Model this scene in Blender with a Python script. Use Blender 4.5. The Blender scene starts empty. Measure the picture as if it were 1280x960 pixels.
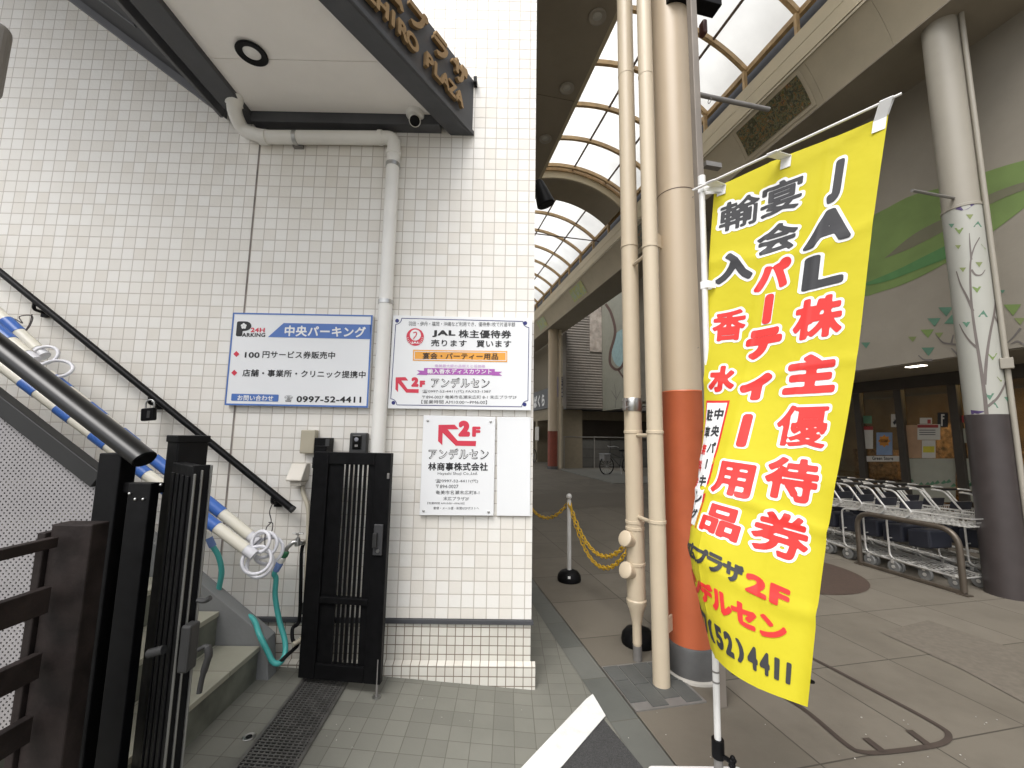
import bpy, bmesh, math, random
import numpy as np
from mathutils import Vector, Matrix
random.seed(7)
C = bpy.context.scene
# ------------------------------------------------------------------ camera
F, PITCH, ROLL, YAW, CAMZ = 519.0, .1203, .0151, .0079, 1.3947
AY = -.2068                                   # heading of the arcade, left of the wall normal
def _rot():
    cy, sy = math.cos(YAW), math.sin(YAW)
    M = np.array([[1,0,0],[0,0,-1],[0,1,0]]) @ np.array([[cy,-sy,0],[sy,cy,0],[0,0,1]])
    cp, sp = math.cos(PITCH), math.sin(PITCH)
    cr, sr = math.cos(ROLL), math.sin(ROLL)
    return np.array([[cr,-sr,0],[sr,cr,0],[0,0,1]]) @ np.array([[1,0,0],[0,cp,sp],[0,-sp,cp]]) @ M
RM = _rot()
cam = bpy.data.cameras.new('camera'); camo = bpy.data.objects.new('camera', cam); C.collection.objects.link(camo)
cam.sensor_width = 36; cam.lens = F/1280*36; cam.clip_start = .05; cam.clip_end = 2000
mw = Matrix.Identity(4)
for i in range(3):
    mw[i][0] = RM[0][i]; mw[i][1] = -RM[1][i]; mw[i][2] = -RM[2][i]
mw[2][3] = CAMZ
camo.matrix_world = mw
C.camera = camo
# ------------------------------------------------------------------ daylight
w = bpy.data.worlds.new('World'); C.world = w; w.use_nodes = True
nt = w.node_tree; nt.nodes.clear()
SUN_EL, SUN_AZ = math.radians(58), math.radians(205)     # azimuth clockwise from +Y
sky = nt.nodes.new('ShaderNodeTexSky'); sky.sky_type = 'NISHITA'; sky.sun_disc = False
sky.sun_elevation = SUN_EL; sky.sun_rotation = SUN_AZ
sky.air_density = 1.0; sky.dust_density = 4.0; sky.ozone_density = 1.0
hs = nt.nodes.new('ShaderNodeHueSaturation'); hs.inputs['Saturation'].default_value = .22
bg = nt.nodes.new('ShaderNodeBackground'); bg.inputs['Strength'].default_value = .15
wo = nt.nodes.new('ShaderNodeOutputWorld')
nt.links.new(sky.outputs[0], hs.inputs['Color']); nt.links.new(hs.outputs[0], bg.inputs[0]); nt.links.new(bg.outputs[0], wo.inputs[0])
sd = bpy.data.lights.new('sun', 'SUN'); sd.energy = 1.0; sd.angle = math.radians(35); sd.color = (1, .97, .93)
so = bpy.data.objects.new('sun', sd); C.collection.objects.link(so)
sv = Vector((math.sin(SUN_AZ)*math.cos(SUN_EL), math.cos(SUN_AZ)*math.cos(SUN_EL), math.sin(SUN_EL)))
so.rotation_euler = sv.to_track_quat('Z', 'Y').to_euler()
C.view_settings.view_transform = 'Standard'; C.view_settings.look = 'None'
C.view_settings.gamma = 1; C.view_settings.use_curve_mapping = False
C.view_settings.exposure = 0.75
try:
    C.cycles.use_denoising = True; C.cycles.denoiser = 'OPENIMAGEDENOISE'
    C.cycles.max_bounces = 10; C.cycles.diffuse_bounces = 6; C.cycles.transparent_max_bounces = 12
except Exception: pass
# ------------------------------------------------------------------ surveying helpers: photo pixel + known plane -> point in the place
AX = np.array([math.sin(AY), math.cos(AY), 0.]); NX = np.array([math.cos(AY), -math.sin(AY), 0.])
CAM = np.array([0, 0, CAMZ])
def ray(x, y): return RM.T @ np.array([(x-640)/F, (y-480)/F, 1.])
def at_Y(x, y, Y): r = ray(x, y); return CAM + r*Y/r[1]
def at_z(x, y, z=0.): r = ray(x, y); return CAM + r*(z-CAMZ)/r[2]
def at_v(x, y, v): r = ray(x, y); return CAM + r*v/(r@NX)
def at_u(x, y, u): r = ray(x, y); return CAM + r*u/(r@AX)
def W(u, v, z=0.): return AX*u + NX*v + np.array([0, 0, z])
def uv(p): return float(p@AX), float(p@NX)
WY = 2.5                                      # the tiled wall stands at Y = 2.5
def aw(x, y, off=0.): return at_Y(x, y, WY-off)
XC = at_Y(663.5, 858, WY)[0]                  # corner of the building
def apron_z(x): return max(0., .076*(XC-x))
# ------------------------------------------------------------------ materials
MATS = {}
def pm(name, col, rough=.6, metal=0., var=.12, scale=8., bump=0., bscale=60., spec=.5, detail=4, dirt=0., dscale=1.5, dcol=None, sheen=0):
    if name in MATS: return MATS[name]
    m = bpy.data.materials.new(name); m.use_nodes = True; MATS[name] = m
    n = m.node_tree; b = n.nodes['Principled BSDF']; L = n.links.new
    b.inputs['Roughness'].default_value = rough; b.inputs['Metallic'].default_value = metal
    b.inputs['Specular IOR Level'].default_value = spec
    tc = n.nodes.new('ShaderNodeTexCoord')
    nz = n.nodes.new('ShaderNodeTexNoise'); nz.inputs['Scale'].default_value = scale; nz.inputs['Detail'].default_value = detail
    L(tc.outputs['Object'], nz.inputs['Vector'])
    mx = n.nodes.new('ShaderNodeMix'); mx.data_type = 'RGBA'
    mx.inputs[6].default_value = tuple(max(0, c*(1-var)) for c in col)+(1,)
    mx.inputs[7].default_value = tuple(min(1, c*(1+var)) for c in col)+(1,)
    mr = n.nodes.new('ShaderNodeMapRange'); mr.inputs[1].default_value = .3; mr.inputs[2].default_value = .7
    L(nz.outputs[0], mr.inputs[0]); L(mr.outputs[0], mx.inputs[0])
    out = mx.outputs[2]
    if dirt:
        d = n.nodes.new('ShaderNodeTexNoise'); d.inputs['Scale'].default_value = dscale; d.inputs['Detail'].default_value = 8; d.inputs['Roughness'].default_value = .7
        L(tc.outputs['Object'], d.inputs['Vector'])
        r2 = n.nodes.new('ShaderNodeMapRange'); r2.inputs[1].default_value = .48; r2.inputs[2].default_value = .72; r2.inputs[4].default_value = dirt
        L(d.outputs[0], r2.inputs[0])
        m2 = n.nodes.new('ShaderNodeMix'); m2.data_type = 'RGBA'
        dc = dcol or tuple(c*.45 for c in col)
        m2.inputs[7].default_value = tuple(dc)+(1,)
        L(r2.outputs[0], m2.inputs[0]); L(out, m2.inputs[6]); out = m2.outputs[2]
    L(out, b.inputs['Base Color'])
    rr = n.nodes.new('ShaderNodeMapRange'); rr.inputs[3].default_value = max(0, rough-.08); rr.inputs[4].default_value = min(1, rough+.1)
    L(nz.outputs[0], rr.inputs[0]); L(rr.outputs[0], b.inputs['Roughness'])
    if bump:
        bz = n.nodes.new('ShaderNodeTexNoise'); bz.inputs['Scale'].default_value = bscale; bz.inputs['Detail'].default_value = 6
        L(tc.outputs['Object'], bz.inputs['Vector'])
        bp = n.nodes.new('ShaderNodeBump'); bp.inputs['Strength'].default_value = bump; bp.inputs['Distance'].default_value = .01
        L(bz.outputs[0], bp.inputs['Height']); L(bp.outputs[0], b.inputs['Normal'])
    return m
def tile_mat(name, c1, c2, mortar, bw, rh, msize, ox, oz, axes='XZ', rough=.5, rocky=.3, mdepth=.5, stain=0., rotz=0., offset=0., spec=.4, smooth=.3, stain_col=None, msc=None):
    """square tiles with grout: colour per tile, grout relief and a rocky face"""
    m = bpy.data.materials.new(name); m.use_nodes = True; MATS[name] = m
    n = m.node_tree; b = n.nodes['Principled BSDF']; L = n.links.new
    b.inputs['Specular IOR Level'].default_value = spec
    ge = n.nodes.new('ShaderNodeNewGeometry')
    mp = n.nodes.new('ShaderNodeMapping'); mp.vector_type = 'POINT'
    L(ge.outputs['Position'], mp.inputs['Vector'])
    mp.inputs['Rotation'].default_value = (0, 0, rotz)
    sp = n.nodes.new('ShaderNodeSeparateXYZ'); L(mp.outputs[0], sp.inputs[0])
    cb = n.nodes.new('ShaderNodeCombineXYZ')
    def sh(sock, o):
        a = n.nodes.new('ShaderNodeMath'); a.operation = 'ADD'; a.inputs[1].default_value = -o+bw*400; L(sock, a.inputs[0]); return a.outputs[0]
    L(sh(sp.outputs[axes[0]], ox), cb.inputs[0])
    a = n.nodes.new('ShaderNodeMath'); a.operation = 'ADD'; a.inputs[1].default_value = -oz+rh*400; L(sp.outputs[axes[1]], a.inputs[0]); L(a.outputs[0], cb.inputs[1])
    br = n.nodes.new('ShaderNodeTexBrick'); br.offset = offset; br.squash = 1.
    br.inputs['Scale'].default_value = 1; br.inputs['Mortar Size'].default_value = msize; br.inputs['Mortar Smooth'].default_value = smooth
    br.inputs['Brick Width'].default_value = bw; br.inputs['Row Height'].default_value = rh; br.inputs['Bias'].default_value = -.25
    br.inputs['Color1'].default_value = tuple(c1)+(1,); br.inputs['Color2'].default_value = tuple(c2)+(1,); br.inputs['Mortar'].default_value = tuple(mortar)+(1,)
    L(cb.outputs[0], br.inputs['Vector'])
    nz = n.nodes.new('ShaderNodeTexNoise'); nz.inputs['Scale'].default_value = 2.2; nz.inputs['Detail'].default_value = 8; nz.inputs['Roughness'].default_value = .65
    L(ge.outputs['Position'], nz.inputs['Vector'])
    mr = n.nodes.new('ShaderNodeMapRange'); mr.inputs[1].default_value = .45; mr.inputs[2].default_value = .8; mr.inputs[4].default_value = stain
    L(nz.outputs[0], mr.inputs[0])
    mx = n.nodes.new('ShaderNodeMix'); mx.data_type = 'RGBA'
    sc = stain_col or tuple(c*.6 for c in c2)
    mx.inputs[7].default_value = tuple(sc)+(1,)
    L(mr.outputs[0], mx.inputs[0]); L(br.outputs['Color'], mx.inputs[6]); L(mx.outputs[2], b.inputs['Base Color'])
    fz = n.nodes.new('ShaderNodeTexNoise'); fz.inputs['Scale'].default_value = msc or 38; fz.inputs['Detail'].default_value = 5; fz.inputs['Distortion'].default_value = 1.
    L(ge.outputs['Position'], fz.inputs['Vector'])
    ma = n.nodes.new('ShaderNodeMath'); ma.operation = 'MULTIPLY'; ma.inputs[1].default_value = rocky; L(fz.outputs[0], ma.inputs[0])
    mb = n.nodes.new('ShaderNodeMath'); mb.operation = 'SUBTRACT'; L(ma.outputs[0], mb.inputs[0]); L(br.outputs['Fac'], mb.inputs[1])
    bp = n.nodes.new('ShaderNodeBump'); bp.inputs['Strength'].default_value = mdepth; bp.inputs['Distance'].default_value = .006
    L(mb.outputs[0], bp.inputs['Height']); L(bp.outputs[0], b.inputs['Normal'])
    b.inputs['Roughness'].default_value = rough
    return m
def emit(name, col, s):
    m = bpy.data.materials.new(name); m.use_nodes = True; MATS[name] = m
    b = m.node_tree.nodes['Principled BSDF']; b.inputs['Emission Color'].default_value = tuple(col)+(1,); b.inputs['Emission Strength'].default_value = s
    b.inputs['Base Color'].default_value = tuple(col)+(1,)
    return m
# ------------------------------------------------------------------ mesh building
class MB:
    def __init__(s): s.v = []; s.f = []
    def poly(s, pts):
        i = len(s.v); s.v += [tuple(map(float, p)) for p in pts]; s.f.append(tuple(range(i, i+len(pts)))); return s
    def mesh(s, vs, fs):
        i = len(s.v); s.v += [tuple(map(float, p)) for p in vs]; s.f += [tuple(a+i for a in f) for f in fs]; return s
    def prism(s, pts, vec):
        n = len(pts); a = [np.array(p, float) for p in pts]; b = [p+np.array(vec, float) for p in a]
        s.mesh(a+b, [tuple(range(n))[::-1], tuple(range(n, 2*n))]+[(k, (k+1) % n, n+(k+1) % n, n+k) for k in range(n)]); return s
    def box(s, x0, x1, y0, y1, z0, z1):
        return s.prism([(x0,y0,z0),(x1,y0,z0),(x1,y1,z0),(x0,y1,z0)], (0,0,z1-z0))
    def obox(s, c, a, b, d):
        """box with centre c and half-axis vectors a, b, d"""
        c, a, b, d = (np.array(k, float) for k in (c, a, b, d))
        return s.prism([c-a-b-d, c+a-b-d, c+a+b-d, c-a+b-d], 2*d)
    def ubox(s, u0, u1, v0, v1, z0, z1):
        return s.prism([W(u0,v0,z0),W(u1,v0,z0),W(u1,v1,z0),W(u0,v1,z0)], (0,0,z1-z0))
    def tube(s, path, r, n=10, closed=False, caps=True, flat=None):
        P = [np.array(p, float) for p in path]; m = len(P)
        R = r if hasattr(r, '__len__') else [r]*m
        T = []
        for i in range(m):
            if closed: t = P[(i+1) % m]-P[i-1]
            else: t = P[min(i+1, m-1)]-P[max(i-1, 0)]
            T.append(t/(np.linalg.norm(t)+1e-12))
        a = np.array([0,0,1.]) if abs(T[0][2]) < .9 else np.array([0,1.,0])
        x = np.cross(T[0], a); x /= np.linalg.norm(x)
        rings = []
        for i in range(m):
            x = x-T[i]*(x@T[i]); x /= np.linalg.norm(x); y = np.cross(T[i], x)
            k = (1, 1) if flat is None else flat
            rings.append([P[i]+R[i]*(k[0]*x*math.cos(2*math.pi*j/n)+k[1]*y*math.sin(2*math.pi*j/n)) for j in range(n)])
        vs = [p for q in rings for p in q]; fs = []
        for i in range(m if closed else m-1):
            i2 = (i+1) % m
            for j in range(n):
                j2 = (j+1) % n; fs.append((i*n+j, i*n+j2, i2*n+j2, i2*n+j))
        if caps and not closed: fs += [tuple(range(n))[::-1], tuple((m-1)*n+j for j in range(n))]
        return s.mesh(vs, fs)
    def lathe(s, prof, base, axis=(0,0,1), n=24, caps=True):
        ax = np.array(axis, float); ax /= np.linalg.norm(ax)
        a = np.array([1.,0,0]) if abs(ax[0]) < .9 else np.array([0,1.,0])
        x = np.cross(ax, a); x /= np.linalg.norm(x); y = np.cross(ax, x); b = np.array(base, float)
        vs = []; fs = []; m = len(prof)
        for r, h in prof:
            vs += [b+ax*h+r*(x*math.cos(2*math.pi*j/n)+y*math.sin(2*math.pi*j/n)) for j in range(n)]
        for i in range(m-1):
            for j in range(n):
                j2 = (j+1) % n; fs.append((i*n+j, i*n+j2, (i+1)*n+j2, (i+1)*n+j))
        if caps: fs += [tuple(range(n))[::-1], tuple((m-1)*n+j for j in range(n))]
        return s.mesh(vs, fs)
    def ball(s, c, r, n=12, sc=(1,1,1)):
        prof = [(max(1e-4, r*math.sin(math.pi*i/n)), -r*math.cos(math.pi*i/n)) for i in range(n+1)]
        i = len(s.v); s.lathe(prof, (0,0,0), n=2*n)
        s.v[i:] = [(c[0]+p[0]*sc[0], c[1]+p[1]*sc[1], c[2]+p[2]*sc[2]) for p in s.v[i:]]; return s
    def build(s, name, mat, parent=None, smooth=False, bevel=0., solid=0., seg=2):
        me = bpy.data.meshes.new(name)
        o = bpy.data.objects.new(name, me); C.collection.objects.link(o)
        off = np.zeros(3)
        if parent is not None:
            o.parent = parent; q = parent
            while q is not None: off += np.array(q.location); q = q.parent
        me.from_pydata([(p[0]-off[0], p[1]-off[1], p[2]-off[2]) for p in s.v], [], s.f)
        bm = bmesh.new(); bm.from_mesh(me)
        if not getattr(s, 'flat2d', False): bmesh.ops.recalc_face_normals(bm, faces=bm.faces)
        bm.to_mesh(me); bm.free()
        me.materials.append(mat)
        if smooth:
            me.polygons.foreach_set('use_smooth', [True]*len(me.polygons)); me.set_sharp_from_angle(angle=math.radians(40))
        if solid:
            md = o.modifiers.new('thickness', 'SOLIDIFY'); md.thickness = solid; md.offset = 0
        if bevel:
            md = o.modifiers.new('bevel', 'BEVEL'); md.width = bevel; md.segments = seg; md.limit_method = 'ANGLE'; md.angle_limit = math.radians(40)
        return o
def tag(o, label, cat=None, group=None, kind=None):
    if label: o['label'] = label
    if cat: o['category'] = cat
    if group: o['group'] = group
    if kind: o['kind'] = kind
    return o
def thing(name, label, cat, loc=(0,0,0), group=None):
    o = bpy.data.objects.new(name, None); C.collection.objects.link(o); o.location = [float(a) for a in loc]; o.empty_display_size = .1
    return tag(o, label, cat, group)
def copy_tree(o, parent=None):
    c = o.copy(); C.collection.objects.link(c)
    if parent is not None: c.parent = parent
    for ch in list(o.children): copy_tree(ch, c)
    return c
def arc(c, r, a0, a1, n, ax, ay):
    c, ax, ay = (np.array(k, float) for k in (c, ax, ay))
    return [c+r*(ax*math.cos(a0+(a1-a0)*i/n)+ay*math.sin(a0+(a1-a0)*i/n)) for i in range(n+1)]
def fillet(path, r, n=5):
    P = [np.array(p, float) for p in path]; out = [P[0]]
    for i in range(1, len(P)-1):
        a, b = P[i-1]-P[i], P[i+1]-P[i]; la, lb = np.linalg.norm(a), np.linalg.norm(b)
        d = min(r, la*.45, lb*.45); p0, p1 = P[i]+a/la*d, P[i]+b/lb*d
        for k in range(n+1):
            t = k/n; out.append((1-t)**2*p0+2*t*(1-t)*P[i]+t*t*p1)
    return out+[P[-1]]
def spline(path, n=8):
    P = [np.array(p, float) for p in path]; Q = [2*P[0]-P[1]]+P+[2*P[-1]-P[-2]]; out = []
    for i in range(1, len(Q)-2):
        for k in range(n):
            t = k/n; a, b, c, d = Q[i-1:i+3]
            out.append(.5*((2*b)+(c-a)*t+(2*a-5*b+4*c-d)*t*t+(3*b-a-3*c+d)*t**3))
    return out+[P[-1]]
# ------------------------------------------------------------------ lettering
_tc = {}
def text_mesh(txt, offset=0.):
    k = (txt, offset)
    if k in _tc: return _tc[k]
    cu = bpy.data.curves.new('lettering', 'FONT'); cu.body = txt; cu.resolution_u = 4; cu.offset = offset
    o = bpy.data.objects.new('lettering', cu); C.collection.objects.link(o)
    me = bpy.data.meshes.new_from_object(o.evaluated_get(bpy.context.evaluated_depsgraph_get()))
    v = np.array([(p.co.x, p.co.y) for p in me.vertices]).reshape(-1, 2); f = [tuple(p.vertices) for p in me.polygons]
    bpy.data.objects.remove(o); bpy.data.curves.remove(cu); bpy.data.meshes.remove(me)
    _tc[k] = (v, f); return _tc[k]
_sdf = {}
def sdf_of(ch, step):
    k = (ch, step)
    if k in _sdf: return _sdf[k]
    v, f = text_mesh(ch)
    cnt = {}
    for q in f:
        for a, b in zip(q, q[1:]+q[:1]):
            e = (min(a, b), max(a, b)); cnt[e] = cnt.get(e, 0)+1
    # weld duplicate positions so that boundaries are true boundaries
    E = [e for e, c in cnt.items() if c == 1]
    A = v[[e[0] for e in E]]; B = v[[e[1] for e in E]]
    pad = .16; x0, y0 = v.min(0)-pad; x1, y1 = v.max(0)+pad
    xs = np.arange(x0, x1+step, step); ys = np.arange(y0, y1+step, step)
    X, Y = np.meshgrid(xs, ys); P = np.stack([X.ravel(), Y.ravel()], 1)
    d = np.full(len(P), 9.); ins = np.zeros(len(P), int)
    for a, b in zip(A, B):
        ab = b-a; t = np.clip(((P-a)@ab)/(ab@ab+1e-12), 0, 1); q = a+t[:, None]*ab
        d = np.minimum(d, np.hypot(P[:, 0]-q[:, 0], P[:, 1]-q[:, 1]))
        c = (a[1] > P[:, 1]) != (b[1] > P[:, 1])
        if abs(ab[1]) > 1e-12: ins += c & (P[:, 0] < a[0]+(P[:, 1]-a[1])/ab[1]*ab[0])
    s = np.where(ins % 2 == 1, -d, d).reshape(X.shape)
    _sdf[k] = (xs, ys, s, v.min(0), v.max(0)); return _sdf[k]
_gl = {}
def glyph(ch, dil, step=1/34):
    """bold glyph: the outline of the letter grown by dil em, as small polygons in em units"""
    k = (ch, dil, step)
    if k in _gl: return _gl[k]
    xs, ys, s, mn, mxx = sdf_of(ch, step)
    s = s-dil; V = []; Fc = []; idx = {}
    def vid(key, p):
        if key not in idx: idx[key] = len(V); V.append(p)
        return idx[key]
    ny, nx = s.shape
    for j in range(ny-1):
        for i in range(nx-1):
            c = [(i, j), (i+1, j), (i+1, j+1), (i, j+1)]; val = [s[b, a] for a, b in c]
            if min(val) >= 0: continue
            f = []
            for q in range(4):
                (a, b), (a2, b2) = c[q], c[(q+1) % 4]; v0, v1 = val[q], val[(q+1) % 4]
                if v0 < 0: f.append(vid((a, b), (xs[a], ys[b])))
                if (v0 < 0) != (v1 < 0):
                    t = v0/(v0-v1); kk = ('e',)+tuple(sorted(((a, b), (a2, b2))))
                    f.append(vid(kk, (xs[a]+t*(xs[a2]-xs[a]), ys[b]+t*(ys[b2]-ys[b]))))
            if len(f) >= 3: Fc.append(tuple(f))
    _gl[k] = (np.array(V), Fc, mn, mxx); return _gl[k]
class Ink(MB):
    """collects flat lettering that lies on a surface"""
    flat2d = True
    def __init__(s): super().__init__(); s.groups = []
    def put(s, v, f, fn): return s.mesh([fn(*p) for p in v], f)
    def cut(s, name):
        """close the group collected so far and start the next one under this name"""
        s.groups.append((name, len(s.v), len(s.f)))
    def build(s, name, mat, parent=None, **k):
        marks = [(name, 0, 0)]+s.groups; out = None
        for i, (nm, v0, f0) in enumerate(marks):
            v1, f1 = (marks[i+1][1:] if i+1 < len(marks) else (len(s.v), len(s.f)))
            if f1 == f0: continue
            m = MB(); m.flat2d = True; m.v = s.v[v0:v1]; m.f = [tuple(a-v0 for a in f) for f in s.f[f0:f1]]
            o = m.build(nm, mat, parent, **k); out = out or o
        return out
def quad_fn(bl, br, tl, mn, mx):
    bl, br, tl = (np.array(k, float) for k in (bl, br, tl)); ex, ey = br-bl, tl-bl
    return lambda x, y: bl+ex*((x-mn[0])/max(1e-6, mx[0]-mn[0]))+ey*((y-mn[1])/max(1e-6, mx[1]-mn[1]))
def string_mesh(txt, dil=0.):
    """a line of lettering; dil > 0 grows it to a bold weight"""
    if dil == 0: return text_mesh(txt)
    V = []; Fc = []; x = 0.
    for ch in txt:
        if ch in ' \u3000': x += .35 if ch == ' ' else 1.; continue
        a = text_mesh('H'+ch+'H')[0]; b = text_mesh('HH')[0]; adv = np.ptp(a[:, 0])-np.ptp(b[:, 0])
        lone = text_mesh(ch)[0]; lead = text_mesh('H'+ch)[0]
        v, f, mn, mx = glyph(ch, dil, 1/30)
        i = len(V); V += [(p[0]+x, p[1]) for p in v]; Fc += [tuple(k+i for k in q) for q in f]
        x += adv+dil*1.2
    return np.array(V), Fc
FLAG_T=[0,.165,.40,.68,.83,1.0]
FLAG_C=[[(893,235,1.70),(965,203,1.55),(1038,173,1.41),(1111,143,1.28)],
 [(886,336,1.70),(953,322,1.56),(1021,301,1.42),(1091,281,1.30)],
 [(880,473,1.68),(931,471,1.55),(1000,464,1.42),(1070,456,1.31)],
 [(875,612,1.66),(893,622,1.49),(966,640,1.39),(1036,658,1.30)],
 [(876,690,1.68),(874,698,1.47),(946,735,1.37),(1021,768,1.28)],
 [(893,775,1.74),(896,822,1.43),(948,860,1.33),(1010,884,1.25)]]
def flag_point(G,s,t):
    import numpy as np
    S=[0,1/3,2/3,1]
    w=[1,1,1,1]
    for i in range(4):
        for j in range(4):
            if i!=j: w[i]*=(s-S[j])/(S[i]-S[j])
    rows=[sum(w[i]*G[k][i] for i in range(4)) for k in range(6)]
    T=FLAG_T
    t=min(max(t,0),1)
    k=max(i for i in range(5) if T[i]<=t+1e-9)
    h=T[k+1]-T[k]; x=(t-T[k])/h
    def m(i):
        if i==0: return (rows[1]-rows[0])/(T[1]-T[0])
        if i==5: return (rows[5]-rows[4])/(T[5]-T[4])
        return (rows[i+1]-rows[i-1])/(T[i+1]-T[i-1])
    return (2*x**3-3*x*x+1)*rows[k]+(x**3-2*x*x+x)*h*m(k)+(-2*x**3+3*x*x)*rows[k+1]+(x**3-x*x)*h*m(k+1)
# ------------------------------------------------------------------ common materials
TP = .0725                                   # facing tile pitch
gx = at_Y(656.1, 718, WY)[0]; gz = at_Y(573.7, 726.4, WY)[2]
M_TILE = tile_mat('facing tile', (.81,.79,.745), (.73,.69,.62), (.52,.475,.425), TP, TP, .0027, gx, gz, 'XZ', rough=.42, rocky=.5, mdepth=.55, stain=.22, stain_col=(.6,.55,.47))
dx = at_Y(480+1113/6.4, 760+350/6.4, WY)[0]; dz = at_Y(480+1113/6.4, 760+307/6.4, WY)[2]
M_DADO = tile_mat('dado tile', (.66,.64,.58), (.58,.55,.49), (.20,.16,.12), TP*.662, TP*.662, .0026, dx, dz, 'XZ', rough=.35, rocky=.12, mdepth=.4, stain=.25)
M_APRON = tile_mat('green grey floor tile', (.190,.189,.162), (.150,.149,.128), (.115,.11,.092), .0985, .0985, .0022, XC, 2.43, 'XY', rough=.6, rocky=.25, mdepth=.3, stain=.55, stain_col=(.118,.119,.10), msc=60)
M_PAVE = tile_mat('granite paving', (.160,.142,.114), (.130,.115,.091), (.055,.047,.037), .62, .62, .0045, 1.125, 1.02, 'XY', rough=.7, rocky=.4, mdepth=.25, stain=.6, stain_col=(.085,.073,.057), rotz=AY, msc=120)
M_STONE = pm('dark slate tile', (.085,.088,.083), .6, var=.18, scale=5, bump=.2, dirt=.4)
M_ASPH = pm('asphalt', (.055,.055,.055), .9, var=.4, scale=160, bump=.9, bscale=220, dirt=.3, dscale=6)
M_PAINT = pm('white road paint', (.72,.72,.70), .7, var=.05, scale=40, bump=.25, bscale=120, dirt=.45, dscale=9, dcol=(.42,.41,.38))
M_BLACK = pm('black powder coat', (.0045,.0045,.005), .46, var=.3, scale=30, spec=.15, dirt=.2, dscale=5, dcol=(.014,.014,.014))
M_CHAR = pm('charcoal steel', (.055,.057,.063), .5, var=.12, scale=6, dirt=.3, dscale=3, dcol=(.10,.10,.105))
M_CHARP = pm('charcoal trim', (.06,.062,.068), .5, var=.15, scale=6, dirt=.35, dscale=5)
M_PANEL = pm('ceiling board', (.86,.83,.79), .6, var=.03, scale=3, dirt=.10, dscale=1.2)
M_PVC = pm('white plastic pipe', (.80,.785,.74), .35, var=.04, scale=5, dirt=.15)
M_STEEL = pm('stainless steel', (.50,.50,.49), .35, 1., var=.1, scale=20)
M_GREYM = pm('grey metal', (.22,.21,.20), .5, .3, var=.15, scale=8, dirt=.3)
M_WHITE = pm('white sign board', (.80,.81,.82), .35, var=.015, scale=3, dirt=.05)
M_BLUE = pm('blue print', (.075,.17,.47), .4, var=.04)
M_NAVY = pm('navy print', (.02,.025,.16), .4, var=.04)
M_INK = pm('black print', (.012,.012,.014), .5, var=.1)
M_GREYINK = pm('grey print', (.045,.045,.05), .5, var=.1)
M_RED = pm('red print', (.62,.035,.07), .45, var=.05)
M_ORANGE = pm('orange print', (.80,.36,.05), .45, var=.05)
M_PURPLE = pm('purple print', (.40,.10,.42), .45, var=.05)
M_LILAC = pm('lilac print', (.62,.45,.66), .45, var=.05)
M_PWHITE = pm('white print', (.80,.80,.80), .45, var=.03)
# ------------------------------------------------------------------ ground
def struct(name, mb, mat, **k): return tag(mb.build(name, mat, **k), None, kind='structure')
g = MB(); g.poly([(-300,-300,-.03),(300,-300,-.03),(300,500,-.03),(-300,500,-.03)]); struct('street', g, pm('pale bounce street', (.22,.215,.20), .9, var=.2, scale=20, dirt=.3))  # unseen street lightened so it bounces daylight up under the canopy
UK0 = 1.16                                   # arcade floor begins
g = MB(); g.poly([W(-4,1.125,0),W(60,1.125,0),W(60,14,0),W(-4,14,0)]); struct('arcade_floor', g, M_PAVE)
# dark kerb strip along the arcade and the tiled forecourt that rises gently to the left
vk0 = uv(at_z(733.7, 858.7))[1]
g = MB(); g.poly([W(-4,vk0,.0),W(60,vk0,.0),W(60,1.121,.0),W(-4,1.121,.0)])
M_KERB = tile_mat('kerb stone strip', (.14,.143,.128), (.085,.09,.082), (.09,.085,.07), .36, .5, .003, 1.7, -20.25, 'YX', rough=.6, rocky=.3, mdepth=.25, stain=.4, rotz=AY)
struct('kerb', g, M_KERB)
xk = lambda y: float((vk0-.002-y*NX[1])/NX[0])        # X of the kerb strip edge at depth y
g = MB(); ys = [-.2+.35*i for i in range(10)]
ys = [y for y in ys if y < 2.5]+[2.55]
for a, b in zip(ys[:-1], ys[1:]):
    g.poly([(XC,a,0),(xk(a),a,0),(xk(b),b,0),(XC,b,0)])
    g.poly([(-3.4,a,apron_z(-3.4)),(XC,a,0),(XC,b,0),(-3.4,b,apron_z(-3.4))])
for i in range(40):
    a, b = 2.55+i*.5, 3.05+i*.5
    xa = XC+(a-2.5)*math.tan(AY)-.05; xb = XC+(b-2.5)*math.tan(AY)-.05
    g.poly([(xa,a,0),(xk(a),a,0),(xk(b),b,0),(xb,b,0)])
struct('pavement', g, M_APRON, smooth=True)
# corner of asphalt with its thick white line
zg = .004
g = MB(); g.poly([at_z(*p, .0045) for p in ((753,897),(806,962),(835,1010),(560,1100),(690,975))]); struct('asphalt_patch', g, M_ASPH)
g = MB(); g.prism([at_z(*p, .0085) for p in ((741,868),(757,895),(701,960),(560,1120),(490,1120),(652,960),(733,874))], (0,0,.003)); struct('road_marking', g, M_PAINT)
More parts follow.
